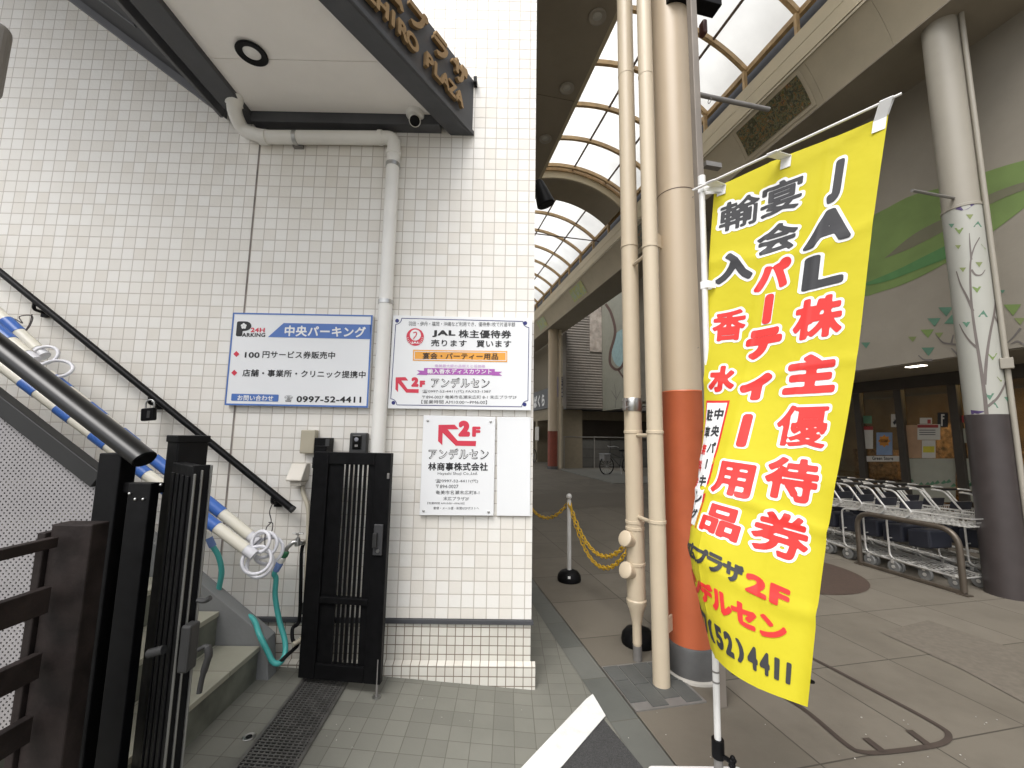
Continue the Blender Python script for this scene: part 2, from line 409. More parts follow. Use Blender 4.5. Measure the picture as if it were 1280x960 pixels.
# floor inlays of the arcade
M_BROWN = pm('brown paving', (.065,.042,.031), .75, var=.2, scale=30, bump=.2, dirt=.3)
c = at_z(980, 712, .004); r = .70
g = MB(); g.poly([c+r*np.array([math.cos(t*math.pi/24), math.sin(t*math.pi/24), 0]) for t in range(48)]); struct('round_floor_inlay', g, M_BROWN)
g = MB(); g.poly([at_z(x, y, .004) for x, y in ((1100,790),(1160,775),(1280,815),(1400,900),(1330,905),(1200,835))]); struct('floor_inlay', g, pm('brown grey paving', (.130,.113,.09), .75, var=.15, scale=30, dirt=.3))
g = MB(); g.poly([W(u, v, .004) for u, v in ((6.2,1.3),(7.4,2.2),(7.9,3.6),(7.6,5.0),(9.6,5.0),(9.9,3.4),(9.2,2.0),(7.6,1.2))]); struct('curved_floor_inlay', g, pm('brown grey paving', (.19,.16,.135)))
g = MB(); g.prism([W(u, v, .0) for u, v in ((11.4,5.55),(16.2,5.55),(16.2,7.6),(11.4,7.6))], (0,0,.03)); struct('pale_slab', g, pm('pale concrete', (.19,.185,.16), .8, var=.1, dirt=.3))
def band(path, wd, z):
    g = MB(); P = [np.array(p) for p in path]; L = []; R = []
    for i in range(len(P)):
        t = P[min(i+1, len(P)-1)]-P[max(i-1, 0)]; t[2] = 0; t /= np.linalg.norm(t); n = np.array([-t[1], t[0], 0])*wd/2
        L.append(P[i]+n); R.append(P[i]-n)
    for i in range(len(P)-1): g.poly([(*L[i][:2], z), (*R[i][:2], z), (*R[i+1][:2], z), (*L[i+1][:2], z)])
    return g
gp = [(960,800),(1016,824),(1100,868),(1168,905),(1186,920),(1172,932),(1110,941),(1078,941),(1056,930),(1000,884),(940,852),(915,842)]
g = band(spline([at_z(x, y) for x, y in gp], 5), .026, .005)
for a, b in (((1082,924),(1104,941)), ((1136,914),(1160,932))):
    q = band([at_z(*a), (at_z(*a)+at_z(*b))/2, at_z(*b)], .035, .0065); g.mesh(q.v, q.f)
struct('floor_groove', g, pm('rubber seal', (.05,.036,.028), .8, var=.2))
g = MB(); g.lathe([(.022,0),(.022,.004)], at_z(1013,852), n=16); tag(g.build('floor_hole', M_BLACK), 'small round black plug set in the granite floor under the banner', 'floor plug')  # raised black disc stands for the darkness inside a hole
rg = random.Random(3); pb_ = MB()
for i in range(70):
    p = at_z(rg.uniform(380,1250), rg.uniform(850,958)); r_ = rg.uniform(.0012,.0036)
    if p[1] > 2.3: continue
    pb_.ball((p[0],p[1],apron_z(p[0])+.003+r_*.5), r_, 4, (1,rg.uniform(.6,1.4),.6))
tag(pb_.build('grit', pm('pale grit', (.42,.40,.36), .8, var=.4, scale=60)), 'scattered pale grit and crumbs on the paving', 'grit', kind='stuff')
# tiled drain cover at the column foot
dc = thing('drain_cover', 'square drain cover of dark slate tiles at the foot of the beige pipes', 'drain cover', at_z(812, 860))
q = [at_z(*p) for p in ((752.5,836),(797.5,888),(877,877),(818,832))]
u0 = min(uv(p)[0] for p in q[1:3]); u1 = max(uv(q[0])[0], uv(q[3])[0]); v0 = 1.128; v1 = v0+.40
g = MB(); g.ubox(u0-.012,u1+.012,v0-.012+.014,v1+.012,-.01,.006); g.build('frame', M_GREYM, dc)
for k in range(4):
    a = v0+.006+(v1-v0-.006)*k/4; b = v0+.006+(v1-v0-.006)*(k+1)/4-.006
    for j in range(2):
        ua = u0+(u1-u0)*j/2+(.0 if k % 2 else .05); ub = u0+(u1-u0)*(j+1)/2+(.0 if k % 2 else .05)-.006
        ua = max(ua, u0); ub = min(ub, u1)
        MB().ubox(ua,ub,a,b,-.005,.010).build('slate_tile', M_STONE, dc, bevel=.001)
# ------------------------------------------------------------------ tiled building
ZT0 = at_Y(573, 772.8, WY)[2]; ZTR = at_Y(573, 779.5, WY)[2]; ZP1 = at_Y(660, 826.5, WY)[2]; ZP0 = at_Y(662, 833, WY-.03)[2]
def SX(y): return XC+(y-2.5)*math.tan(AY-.03)
bd = thing('tiled_building', 'building faced with small cream square tiles, grey trim and pale tiled base', 'building', (XC,2.5,0))
XL = -7.5
def wallblock(y0, z0, z1, xr):
    sl = math.tan(AY-.03)
    return MB().prism([(XL,y0,z0),(xr,y0,z0),(xr+9*sl,y0+9,z0),(XL,y0+9,z0)], (0,0,z1-z0))
wallblock(2.5, ZT0-.002, 9.5, XC).build('wall', M_TILE, bd)
wallblock(2.503, -.3, ZTR+.001, XC-.004).build('dado', M_DADO, bd)
wallblock(2.487, ZTR, ZT0-.004, XC+.012).build('trim_strip', M_CHARP, bd, bevel=.003)
sl = math.tan(AY-.03)
g = MB(); prof = [(2.4995,-.3),(2.468,-.3),(2.468,ZP0),(2.4995,ZP1)]
a = [(XL,y,z) for y,z in prof]; b = [(XC+.022,y,z) for y,z in prof]; n = len(prof)
g.mesh(a+b, [(0,1,2,3),(7,6,5,4)]+[(k,(k+1)%n,n+(k+1)%n,n+k) for k in range(n)]); g.build('plinth', M_DADO, bd)
jx = at_Y(311.7,320,WY)[0]
MB().box(jx-.0045,jx+.0045,2.4982,2.5,ZT0,9.4).build('expansion_joint', pm('joint sealant', (.22,.19,.17), .8, var=.3, scale=12), bd)
# ------------------------------------------------------------------ canopy
ZC, ZB, ZF = 3.40, 3.322, 3.722
cx0, cx1 = -1.66, -.43
fd = np.array([-.467,-.813,0.]); fd /= np.linalg.norm(fd)
YF = .75
def fpt(base, y): t = (base[1]-y)/(-fd[1]); return np.array(base, float)+fd*t
fo0 = np.array([-.262,2.499,0]); fi0 = np.array([-.405,2.499,0])
fo1 = fpt(fo0, YF); fi1 = fpt(fi0, YF)
cp = thing('entrance_canopy', 'dark grey entrance canopy with pale ceiling boards fixed to the tiled wall', 'canopy', (-1,2.5,ZB))
Z = lambda p, z: (p[0], p[1], z)
# ceiling boards, with open joints between them
jy = [2.417, at_z(500,78,ZC)[1], at_z(330,20,ZC)[1]-.55, YF+.02]
def xr(y): return fpt(fi0, y)[0]-.002
for a, b in zip(jy[:-1], jy[1:]):
    MB().prism([(cx0+.002,a-.0015,ZC),(xr(a),a-.0015,ZC),(xr(b),b+.0015,ZC),(cx0+.002,b+.0015,ZC)], (0,0,.03)).build('ceiling_board', M_PANEL, cp)
MB().box(cx0+.002,fi0[0]-.06,2.42,2.4985,ZB+.012,ZC+.05).build('wall_channel', M_CHAR, cp, bevel=.004)
MB().box(-1.79,cx0,YF,2.4985,ZB+.05,ZF-.02).build('edge_beam', M_CHAR, cp, bevel=.004)
MB().prism([Z(fi0,ZB),Z(fo0,ZB),Z(fo1,ZB),Z(fi1,ZB)], (0,0,ZF-ZB)).build('fascia', M_CHAR, cp, bevel=.006)
MB().prism([(-1.82,YF,ZF-.019),(fi0[0]-.0,YF,ZF-.019),(fi0[0],2.49,ZF-.019),(-1.82,2.49,ZF-.019)][::-1] if False else [(-1.82,YF+.01,ZF-.03),(fi1[0],YF+.01,ZF-.03),(fi0[0],2.49,ZF-.03),(-1.82,2.49,ZF-.03)], (0,0,.02)).build('roof_sheet', M_CHAR, cp)
# thin lower lip of the fascia
no = np.array([-fd[1],fd[0],0.]); no = no if no[0] > 0 else -no
MB().prism([Z(fo0+no*.001,ZB-.0),Z(fo0+no*.012,ZB),Z(fo1+no*.012,ZB),Z(fo1+no*.001,ZB)], (0,0,.03)).build('drip_edge', M_CHAR, cp, bevel=.002)
MB().box(-.2615,-.240,2.45,2.499,ZF-.05,ZF-.012).build('end_bracket', M_BLACK, cp)
# raised gold lettering: runs along the fascia, readable from the arcade side
M_GOLD = pm('bronze gold letters', (.36,.24,.12), .42, .75, var=.1, scale=20)
M_GOLDS = M_GOLD
def fascia_text(parent, txt, p_end, zc, h, wd, dil, depth=.022):
    """letters spread evenly back from the wall end; each one is its own raised letter"""
    n = len(txt)
    for i, ch in enumerate(txt):
        if ch == ' ': continue
        v, f, mn, mx = glyph(ch, dil)
        c0 = p_end+(n-1-i)*wd
        s = h/(.9 if ord(ch) > 255 else .74)
        pts = []
        mid = (mn+mx)/2
        yb = mn[1] if ord(ch) < 256 else mid[1]-.45
        for x, y in v:
            p = fo0+fd*(c0-(x-mid[0])*s)+no*.008; pts.append((p[0], p[1], zc+(y-yb)*s))
        q = MB(); nv = len(pts); back = pts; front = [tuple(np.array(p)+no*depth) for p in pts]
        cnt = {}
        for fc in f:
            for a, b in zip(fc, fc[1:]+fc[:1]): cnt[(a, b)] = 1
        fs = [tuple(k+nv for k in fc) for fc in f]+[(a, b, b+nv, a+nv) for (a, b) in cnt if (b, a) not in cnt]
        q.mesh(back+front, fs); q.build('letter', M_GOLD, parent)
fascia_text(cp, '末広プラザ', .185, 3.545, .140, .188, .045)
fascia_text(cp, 'SUEHIRO PLAZA', .186, 3.405, .087, .069, .040)
def downlight(x, y, label):
    c = at_z(x, y, ZC); t = thing('downlight', label, 'ceiling light', c, 'recessed lights in the canopy ceiling')
    MB().lathe([(.034,-.002),(.075,-.004),(.078,-.012),(.072,-.016),(.045,-.012),(.040,.0)], c, n=32, caps=False).build('trim_ring', M_BLACK, t, smooth=True)
    MB().lathe([(.046,-.006),(.03,-.010),(.001,-.012)], c, n=24, caps=False).build('lens', pm('frosted lens', (.7,.69,.66), .3), t, smooth=True)
downlight(315, 65, 'black rimmed round downlight in the pale canopy ceiling')
downlight(120-360, 65-300, 'second black rimmed downlight nearer the street, out of view') if False else None
# dome camera on the ceiling near the fascia
c = at_z(519, 141, ZC); t = thing('dome_camera', 'white dome security camera under the canopy ceiling', 'camera', c)
MB().lathe([(.056,0),(.056,-.02),(.050,-.03),(.03,-.034)], c, n=28).build('base', M_PVC, t, smooth=True)
MB().ball(c+np.array([0,0,-.052]), .038, 10).build('ball', M_PVC, t, smooth=True)
d = (CAM-c)*.9+np.array([0,-.2,-.4]); d /= np.linalg.norm(d)
MB().lathe([(.03,.0),(.031,.022),(.026,.026)], c+np.array([0,0,-.052])+d*.015, d, n=24).build('lens', M_BLACK, t, smooth=True)
# ------------------------------------------------------------------ sloping roof of the outside stair
rs = thing('stair_roof', 'sloping dark grey soffit over the outside stair, along the tiled wall', 'stair roof', (-2.2,2.4,3.6))
SL = .742; xs0, zs0 = -1.864, 3.401
zr = lambda x: zs0+SL*(xs0-x)
def slab(y0, y1, dz0, dz1, x0=-6., x1=xs0): return MB().prism([(x1,y0,zr(x1)+dz0),(x0,y0,zr(x0)+dz0),(x0,y0,zr(x0)+dz1),(x1,y0,zr(x1)+dz1)], (0,y1-y0,0))
slab(2.468,2.4985,0,.10).build('wall_flashing', pm('grey flashing', (.11,.112,.12), .5, var=.1), rs, bevel=.003)
slab(1.2,2.466,.055,.10).build('soffit', pm('dark soffit', (.026,.027,.031), .7, var=.25, scale=3, dirt=.5, dscale=2, dcol=(.05,.05,.053)), rs)
MB().box(xs0-.02,xs0,1.0,2.466,zr(xs0)-.012,zr(xs0)+.05).build('end_trim', pm('grey flashing', (.11,.112,.12)), rs, bevel=.003)
slab(2.12,2.135,.045,.054,x1=xs0-.3).build('soffit_seam', pm('grey flashing', (.11,.112,.12)), rs)
MB().box(-1.9,-1.70,.9,2.4985,3.62,3.64).build('gap_shade_plate', M_BLACK, rs)  # black plate added above the gap so that it looks shaded
# ------------------------------------------------------------------ white rain pipe on the wall
rp = thing('rain_pipe', 'white plastic rain pipe bending under the canopy and running down the tiled wall', 'pipe', aw(480,400))
yo = .05; r = .041
pts = [at_Y(294,119,2.30), at_Y(292,138,2.36), at_Y(303,163,WY-yo), aw(330,171.5,yo), aw(493,172.5,yo), aw(493.5,190,yo), aw(477,574,yo)]
pts[5] = np.array([pts[4][0], pts[4][1], pts[5][2]]); pts[6] = np.array([pts[4][0], pts[4][1], pts[6][2]])
MB().tube(fillet(pts, .07, 6), r, 16).build('tube', M_PVC, rp, smooth=True)
def cuff(p0, p1, rr, name='coupling', mat=None): MB().tube([p0, p1], rr, 18).build(name, mat or M_PVC, rp, smooth=True)
cuff(pts[0]+np.array([0,-.005,.02]), pts[0]*.35+pts[1]*.65, .048)
cuff(pts[3]-np.array([.03,0,0]), pts[3]+np.array([.02,0,0]), .046)
cuff(pts[4]-np.array([.10,0,0]), pts[4]-np.array([.075,0,0]), .046)
cuff(pts[4]+np.array([0,0,-.12]), pts[4]+np.array([0,0,-.095]), .046)
for x, y, vert in ((370,172,0), (492,207,1), (483,378,1)):
    p = aw(x, y, yo)
    if vert: p = np.array([pts[4][0], WY-yo, p[2]]); ax = np.array([0,0,1.])
    else: p[2] = pts[3][2]; ax = np.array([1.,0,0])
    o = MB().tube([p-ax*.012, p+ax*.012], .0445, 18).build('pipe_clip', M_STEEL, rp, smooth=True)
    MB().obox(p+np.array([0,.035,-.03 if not vert else 0]), (.03 if not vert else .012,0,0), (0,.015,0), (0,0,.012)).build('clip_foot', M_GREYM, o)
# ------------------------------------------------------------------ signs on the wall
def zmap(x0, y0, sc, off): return lambda zx, zy: aw(x0+zx/sc, y0+zy/sc, off)
def line(ink, mp, txt, xl, yl, xr, yr, h, dil=0., lean=None):
    v, f = string_mesh(txt, dil)
    a, b = mp(xl, yl), mp(xr, yr); e = b-a; e /= np.linalg.norm(e)
    hh = np.linalg.norm(mp(xl, yl-h)-a)
    ink.cut('text_line'); ink.put(v, f, quad_fn(a, b, a+np.array([0,0,hh]), v.min(0), v.max(0))); ink.cut('print')
def shape(ink, mp, pts): ink.poly([mp(*p) for p in pts])
def board(name, label, mp0, cor, thick, mat=None):
    P = [mp0(*p) for p in cor]
    t = thing(name, label, 'sign', (P[3]+P[2])/2)
    MB().prism([p+np.array([0,thick,0]) for p in P], (0,-thick,0)).build('board', mat or M_WHITE, t, bevel=.002)
    return t
def disc(mp, c, r, n=24, a0=0, a1=2*math.pi): return [mp(c[0]+r*math.cos(a0+(a1-a0)*i/n), c[1]+r*math.sin(a0+(a1-a0)*i/n)) for i in range(n if a1-a0 > 6 else n+1)]
# --- blue bordered parking sign
O1 = .034
S = 6.095; B = lambda o: zmap(270, 380, S, O1+o)
t = board('parking_sign', 'white parking sign with a blue border and slanted blue title band', B(0), ((130,65),(1195,85),(1157,790),(65,770)), .028)
bi = Ink(); mp = B(.0012)
o_, i_ = ((130,65),(1195,85),(1157,790),(65,770)), ((141,77),(1181,96),(1146,777),(77,757))
for k in range(4): shape(bi, mp, (o_[k], o_[(k+1) % 4], i_[(k+1) % 4], i_[k]))
shape(bi, mp, ((515,145),(1184,157),(1173,268),(395,252)))
shape(bi, mp, ((122,683),(474,690),(478,697),(474,738),(470,744),(118,737),(115,730),(118,688)))
bi.build('blue_print', M_BLUE, t)
wi = Ink(); mp = B(.0024)
line(wi, mp, '中央パーキング', 520, 245, 1138, 256, 82, .03); line(wi, mp, 'お問い合わせ', 162, 735, 434, 739, 42, .022)
ki = Ink(); mk = B(.0014)
line(ki, mk, 'P', 150, 246, 262, 246, 114, .08); line(ki, mk, 'ARKING', 197, 250, 374, 251, 30, .035)
for k in range(5):
    a = k*2*math.pi/5-math.pi/2; wi.poly(disc(B(.0024+.0003*k), (211+13*math.cos(a), 168+13*math.sin(a)), 9.8, 14))
wi.build('white_print', M_PWHITE, t)
line(ki, mk, '100', 217, 409, 330, 411, 43, .03); line(ki, mk, '円サービス券販売中', 352, 411, 905, 419, 55, .018)
line(ki, mk, '店舗・事業所・クリニック提携中', 200, 552, 1138, 566, 55, .018)
line(ki, mk, '☎', 520, 744, 580, 745, 48); line(ki, mk, '0997-52-4411', 612, 748, 1105, 753, 47, .03)
ki.build('black_print', M_INK, t)
ri = Ink(); line(ri, mk, '24H', 263, 214, 370, 216, 34, .035)
for cx, cy in ((155,381),(139,524)): shape(ri, mk, ((cx-23,cy),(cx,cy-23),(cx+23,cy),(cx,cy+23)))
ri.build('red_print', M_RED, t)
# --- ticket shop sign with navy border
ARROW = ((372,135),(500,133),(535,170),(445,170),(525,262),(673,264),(670,305),(510,302),(405,198),(402,297),(368,265))
B = lambda o: zmap(470, 385, S, O1+o)
t = board('ticket_shop_sign', 'white shop sign with thin navy frame, red crane emblem and orange strip', B(0), ((130,55),(1192,80),(1180,780),(88,765)), .028)
nb = Ink(); mk = B(.0014)
def stroke(ink, mp, pts, wd):
    for (xa, ya), (xb, yb) in zip(pts[:-1], pts[1:]):
        l = math.hypot(xb-xa, yb-ya); nx_, ny_ = -(yb-ya)/l*wd/2, (xb-xa)/l*wd/2
        shape(ink, mp, ((xa+nx_,ya+ny_),(xb+nx_,yb+ny_),(xb-nx_,yb-ny_),(xa-nx_,ya-ny_)))
cs = ((150,78),(1165,102),(1157,752),(112,738))
def carc(c, a0, a1, r=46): return [(c[0]+r*math.cos(a0+(a1-a0)*i/6), c[1]+r*math.sin(a0+(a1-a0)*i/6)) for i in range(7)]
h = math.pi/2
lp = carc(cs[0], h, 0)+carc(cs[1], 2*h, h)+carc(cs[2], -h, -2*h)+carc(cs[3], 0, -h)
stroke(nb, mk, lp+[lp[0]], 5)
for (x, y) in ((161,97),(1137,115),(1132,735),(133,722)):
    nb.poly(disc(mk, (x,y), 15, 14)); 
nb.build('navy_frame', M_NAVY, t)
gi = Ink()
line(gi, mk, '羽田・伊丹・福岡・沖縄など利用でき、優待券1枚で片道半額', 247, 136, 1060, 143, 34)
line(gi, mk, '☎0997-52-4411(代) FAX53-1387', 350, 649, 875, 650, 27); line(gi, mk, '〒894-0027 奄美市名瀬末広町 8-1 末広プラザ2F', 352, 691, 1072, 693, 27)
line(gi, mk, '【営業時間 AM10:00〜PM6:00】', 345, 729, 845, 733, 29)
gi.build('grey_print', M_GREYINK, t)
ki = Ink(); m3 = B(.0034)
line(ki, mk, 'JAL', 428, 221, 605, 223, 53, .05); line(ki, mk, '株主優待券', 628, 228, 1030, 233, 63, .026)
line(ki, mk, '売ります', 418, 292, 690, 296, 53, .02); line(ki, mk, '買います', 765, 299, 1030, 301, 53, .02)
line(ki, m3, '宴会・パーティー用品', 355, 389, 930, 394, 50, .016)
line(ki, mk, 'アンデルセン', 418, 607, 864, 611, 78, .05)
ki.build('black_print', M_INK, t)
oi = Ink(); shape(oi, mk, ((283,318),(1000,328),(1000,412),(280,401))); oi.build('orange_strip', M_ORANGE, t)
wi = Ink(); m2 = B(.0024)
stroke(wi, m2, ((294,330),(990,339),(990,401),(291,391),(294,330)), 5)
pi_ = Ink()
shape(pi_, mk, ((310,474),(366,478),(366,457),(905,465),(905,484),(962,486),(938,500),(962,517),(884,514),(884,511),(390,507),(390,511),(308,508),(334,491)))
pi_.build('purple_ribbon', M_PURPLE, t)
li = Ink(); line(li, mk, '奄美最大級の品揃えと低価格', 446, 452, 832, 456, 24, .02); line(li, m3, 'アンデルセン', 428, 600, 855, 603, 64, -.004) if False else None
li.build('lilac_print', M_LILAC, t)
line(wi, m2, '輸入香水ディスカウント', 390, 500, 880, 503, 38, .02)
line(wi, m2, 'アンデルセン', 424, 601, 858, 605, 66, .0)
ri = Ink(); f_ = lambda q: (150+(q[0]-372)*.585, 528+(q[1]-135)*.70)
shape(ri, mk, [f_(q) for q in ARROW]); line(ri, mk, '2', 268, 600, 323, 601, 74, .09); line(ri, mk, 'F', 332, 603, 372, 603, 50, .08)
# crane emblem: red disc, white ring gap, red neck
ri.poly(disc(mk, (298,221), 67, 36))
wi.poly(disc(m2, (300,206), 42, 28))
for sx in (-1, 1):
    for k in range(4):
        a = math.radians(90+sx*(-90+18*k)) if False else math.radians((180 if sx < 0 else 0)+sx*(8+14*k))
        p = (298+69*math.cos(a), 221+69*math.sin(a)); q = (298+50*math.cos(a-sx*.05), 221+50*math.sin(a-sx*.05))
        stroke(wi, B(.0030), (p, q), 3)
stroke(ri, m3, ((284,190),(303,183),(310,192),(304,212),(290,226),(286,238)), 8); 
line(wi, m2, 'JAL', 266, 276, 334, 276, 20, .05)
wi.build('white_print', M_PWHITE, t); ri.build('red_print', M_RED, t)
# --- portrait sign of the upstairs shop
S3 = 6.4; B = lambda o: zmap(490, 510, S3, .026+o)
t = board('portrait_shop_sign', 'white upright shop sign with a red arrow to the second floor, four screws', B(0), ((252,58),(828,72),(812,862),(218,858)), .018)
mk = B(.0014); m2 = B(.0024)
ri = Ink(); shape(ri, mk, ARROW); line(ri, mk, '2', 530, 229, 623, 229, 128, .09); line(ri, mk, 'F', 640, 230, 706, 231, 82, .07); ri.build('red_print', M_RED, t)
ki = Ink(); line(ki, mk, 'アンデルセン', 290, 411, 772, 413, 88, .05); line(ki, mk, '林商事株式会社', 288, 501, 766, 503, 66, .026); ki.build('black_print', M_INK, t)
wi = Ink(); line(wi, m2, 'アンデルセン', 297, 405, 765, 407, 76, .0); wi.build('white_print', M_PWHITE, t)
gi = Ink(); line(gi, mk, 'Hayashi Shoji Co.,Ltd.', 365, 541, 684, 541, 28); line(gi, mk, '☎0997-52-4411(代)', 345, 600, 688, 602, 32); line(gi, mk, '〒894-0027', 350, 641, 530, 641, 28)
line(gi, mk, '奄美市名瀬末広町8-1', 348, 691, 698, 692, 32); line(gi, mk, '末広プラザ2F', 410, 739, 616, 741, 30); line(gi, mk, '【営業時間 AM10:00〜PM6:00】', 282, 770, 578, 772, 18); line(gi, mk, '郵便・メール便・新聞は2Fポストへ', 332, 812, 696, 813, 22)
gi.build('grey_print', M_GREYINK, t)
for (x, y) in ((287,100),(790,108),(253,822),(772,830)): MB().lathe([(.0075,0),(.0075,.004),(.004,.006)], B(0)(x, y), (0,-1,0), n=14).build('screw', M_STEEL, t, smooth=True)
t = board('blank_panel', 'blank white panel beside the upright shop sign at the wall corner', B(-.01), ((842,72),(1110,73),(1106,866),(838,862)), .012)
# ------------------------------------------------------------------ outside stair
def at_apron(x, y):
    z = 0.
    for _ in range(12): p = at_z(x, y, z); z = apron_z(p[0])
    return p
M_STEP = tile_mat('worn stone tread', (.37,.36,.29), (.29,.285,.23), (.15,.145,.12), .30, .30, .002, 0, 0, 'XY', rough=.5, rocky=.3, mdepth=.15, stain=.6, stain_col=(.22,.215,.17), msc=30)
M_RISER = pm('dark veined stone', (.12,.125,.10), .45, var=.55, scale=7, dirt=.3, dscale=12, dcol=(.17,.18,.15))
RUN, RISE = .228, .169
x1 = -1.288; z1 = .275
st = thing('outside_stair', 'outside stair of worn green grey stone rising to the left behind the black gate', 'stair', (x1,2.0,.1))
for k in range(9):
    xa = x1-k*RUN; zt = z1+k*RISE; zb = (zt-RISE+.0) if k else -.2
    MB().box(xa-.02,xa,1.0,2.335,zb,zt-.026).build('riser', M_RISER, st)
    MB().box(xa-RUN-.004,xa+.008,1.0,2.335,zt-.0255,zt).build('tread', M_STEP, st, bevel=.003)
bp_ = [(x1-.02,-.25)]+[p for k in range(9) for p in ((x1-.02-k*RUN,z1+k*RISE-.03),(x1-.02-(k+1)*RUN,z1+k*RISE-.03))]+[(x1-.02-9*RUN,-.25)]
MB().prism([(x,1.02,z) for x, z in bp_], (0,1.30,0)).build('body', M_RISER, st)
q = [at_Y(256,733,2.34), at_Y(334,799,2.34), at_Y(335,850,2.34)]
e = q[0]+(q[0]-q[1])/np.linalg.norm(q[0]-q[1])*3
MB().prism([q[2], q[1], e, (e[0],2.34,-.2), (q[2][0],2.34,-.2)], (0,.08,0)).build('stringer', pm('grey render', (.20,.205,.205), .75, var=.08, scale=6, bump=.1, dirt=.35), st, bevel=.004)
# ------------------------------------------------------------------ wall handrail
wr = thing('wall_handrail', 'slim round black handrail on brackets along the tiled wall', 'handrail', at_Y(180,490,2.42))
a, b = at_Y(-500,-66,2.42), at_Y(366,637,2.42); d = (b-a)/np.linalg.norm(b-a)
MB().tube([a,b], .0185, 16).build('tube', M_BLACK, wr, smooth=True)
MB().tube([b-d*.012,b+d*.006], .0195, 16).build('end_cap', pm('black rubber', (.02,.02,.02), .7), wr, smooth=True)
for x, y in ((44,372),(188,492),(341,616)):
    t_ = np.argmin([abs(at_Y(x,y,2.42)[0]-(a+d*s)[0]) for s in np.linspace(0,6,1200)]); p = a+d*np.linspace(0,6,1200)[t_]
    o = MB().tube(fillet([p-np.array([0,0,.015]), p-np.array([0,0,.055]), p+np.array([0,.075,-.06])], .03), .009, 10).build('bracket', M_BLACK, wr, smooth=True)
    MB().box(p[0]-.022,p[0]+.022,2.478,2.499,p[2]-.085,p[2]-.035).build('wall_plate', M_BLACK, o, bevel=.003)
# key lock box hanging from the rail
p = at_Y(186,518,2.40); t = thing('padlock', 'black key lock box hanging from the wall handrail', 'padlock', p)
MB().obox(p, (.036,.0,.004), (0,.016,0), (-.003,0,.036)).build('body', M_BLACK, t, bevel=.008, seg=3)
MB().tube(spline([p+np.array(k) for k in ((-.022,0,.03),(-.022,0,.065),(-.01,0,.082),(.012,0,.082),(.024,0,.065),(.024,0,.03))], 4), .0045, 8).build('shackle', M_STEEL, t, smooth=True)
MB().obox(p+np.array([.012,-.0165,.0]), (.008,0,0), (0,.002,0), (0,0,.020)).build('dial_cover', pm('dark plastic', (.035,.035,.035), .5), t, bevel=.001)
# ------------------------------------------------------------------ striped barrier poles stored on the stair
M_CREAM = pm('cream plastic pole', (.74,.71,.61), .4, var=.06, scale=6, dirt=.2)
M_PBLUE = pm('blue plastic sleeve', (.05,.14,.45), .35, var=.06)
M_RING = pm('white plastic ring', (.70,.70,.74), .4, var=.04)
def spole(p0, p1, r, Y0, Y1, bands, label, ring_at=None):
    a, b = at_Y(*p0, Y0), at_Y(*p1, Y1); d = (b-a); l = np.linalg.norm(d); d /= l
    t = thing('striped_pole', label, 'barrier pole', b, 'striped barrier poles laid along the stair')
    MB().tube([a,b], r, 16).build('pole', M_CREAM, t, smooth=True)
    for s0, s1 in bands:
        f0, f1 = (s0-p0[0])/(p1[0]-p0[0]), (s1-p0[0])/(p1[0]-p0[0]); MB().tube([a+d*l*f0, a+d*l*f1], r+.0022, 16).build('blue_sleeve', M_PBLUE, t, smooth=True)
    MB().tube([b-d*.03,b+d*.055], r*.92, 16).build('end_plug', M_RING, t, smooth=True)
    for c, nrm, rr in ring_at or ():
        n = np.array(nrm, float); n /= np.linalg.norm(n); x = np.cross(n, (0,0,1)); x /= np.linalg.norm(x); y = np.cross(n, x)
        MB().tube(arc(at_Y(*c), rr, 0, 2*math.pi, 28, x, y)[:-1], .0085, 10, closed=True).build('ring', M_RING, t, smooth=True)
bn = [(.05+.33*k, .17+.33*k) for k in range(8)]
spole((-70,403),(307,686),.027,2.10,2.16,[(32,50),(76,94),(120,138),(163,186),(210,228),(255,272)],'lower striped pole with white rings at its end, under the wall handrail', [((321,700,2.17),(.3,-1,.25),.064),((325,705,2.21),(.1,-1,.3),.062)])
spole((60,468),(312,669),.027,2.20,2.26,[(67,85),(110,129),(151,170),(193,213),(252,278)],'upper striped pole with white rings, nearest to the wall below the handrail', [((330,681,2.25),(.2,-1,.3),.062),((326,677,2.2),(-.2,-1,.2),.050),((336,688,2.28),(.3,-1,.3),.066)])
spole((-90,312),(47,437),.030,2.24,2.28,[(8,24)],'short visible striped pole end with a brown scuff near the top of the stair', [((56,444,2.26),(.3,-1,.4),.055)])
spole((-95,338),(34,443),.030,2.14,2.18,[(-30,14)],'front striped pole end with a white ring beside the thick black rail', [((70,461,2.2),(.6,-1,.9),.062)])
M_WIRE = pm('dark wire', (.06,.05,.05), .5, .6)
o = MB().tube(spline([at_Y(341,628,2.42), at_Y(337,640,2.40), at_Y(339,652,2.38), at_Y(333,660,2.34), at_Y(331,676,2.26), at_Y(333,688,2.22), at_Y(338,672,2.28), at_Y(341,655,2.36), at_Y(336,653,2.38)], 5), .0028, 6).build('wire_loop', M_WIRE, smooth=True)
tag(o, 'thin dark wire loop tying the white rings to the handrail bracket', 'wire')
o = MB().tube(spline([at_Y(-5,397,2.35), at_Y(16,398,2.33), at_Y(28,404,2.3), at_Y(24,396,2.33), at_Y(36,394,2.36), at_Y(41,397,2.4), at_Y(37,408,2.3), at_Y(31,414,2.28), at_Y(37,405,2.33), at_Y(40,393,2.42)], 5), .0028, 6).build('wire_loop', M_WIRE, smooth=True)
tag(o, 'dark wire tied round the striped poles at the left edge', 'wire')
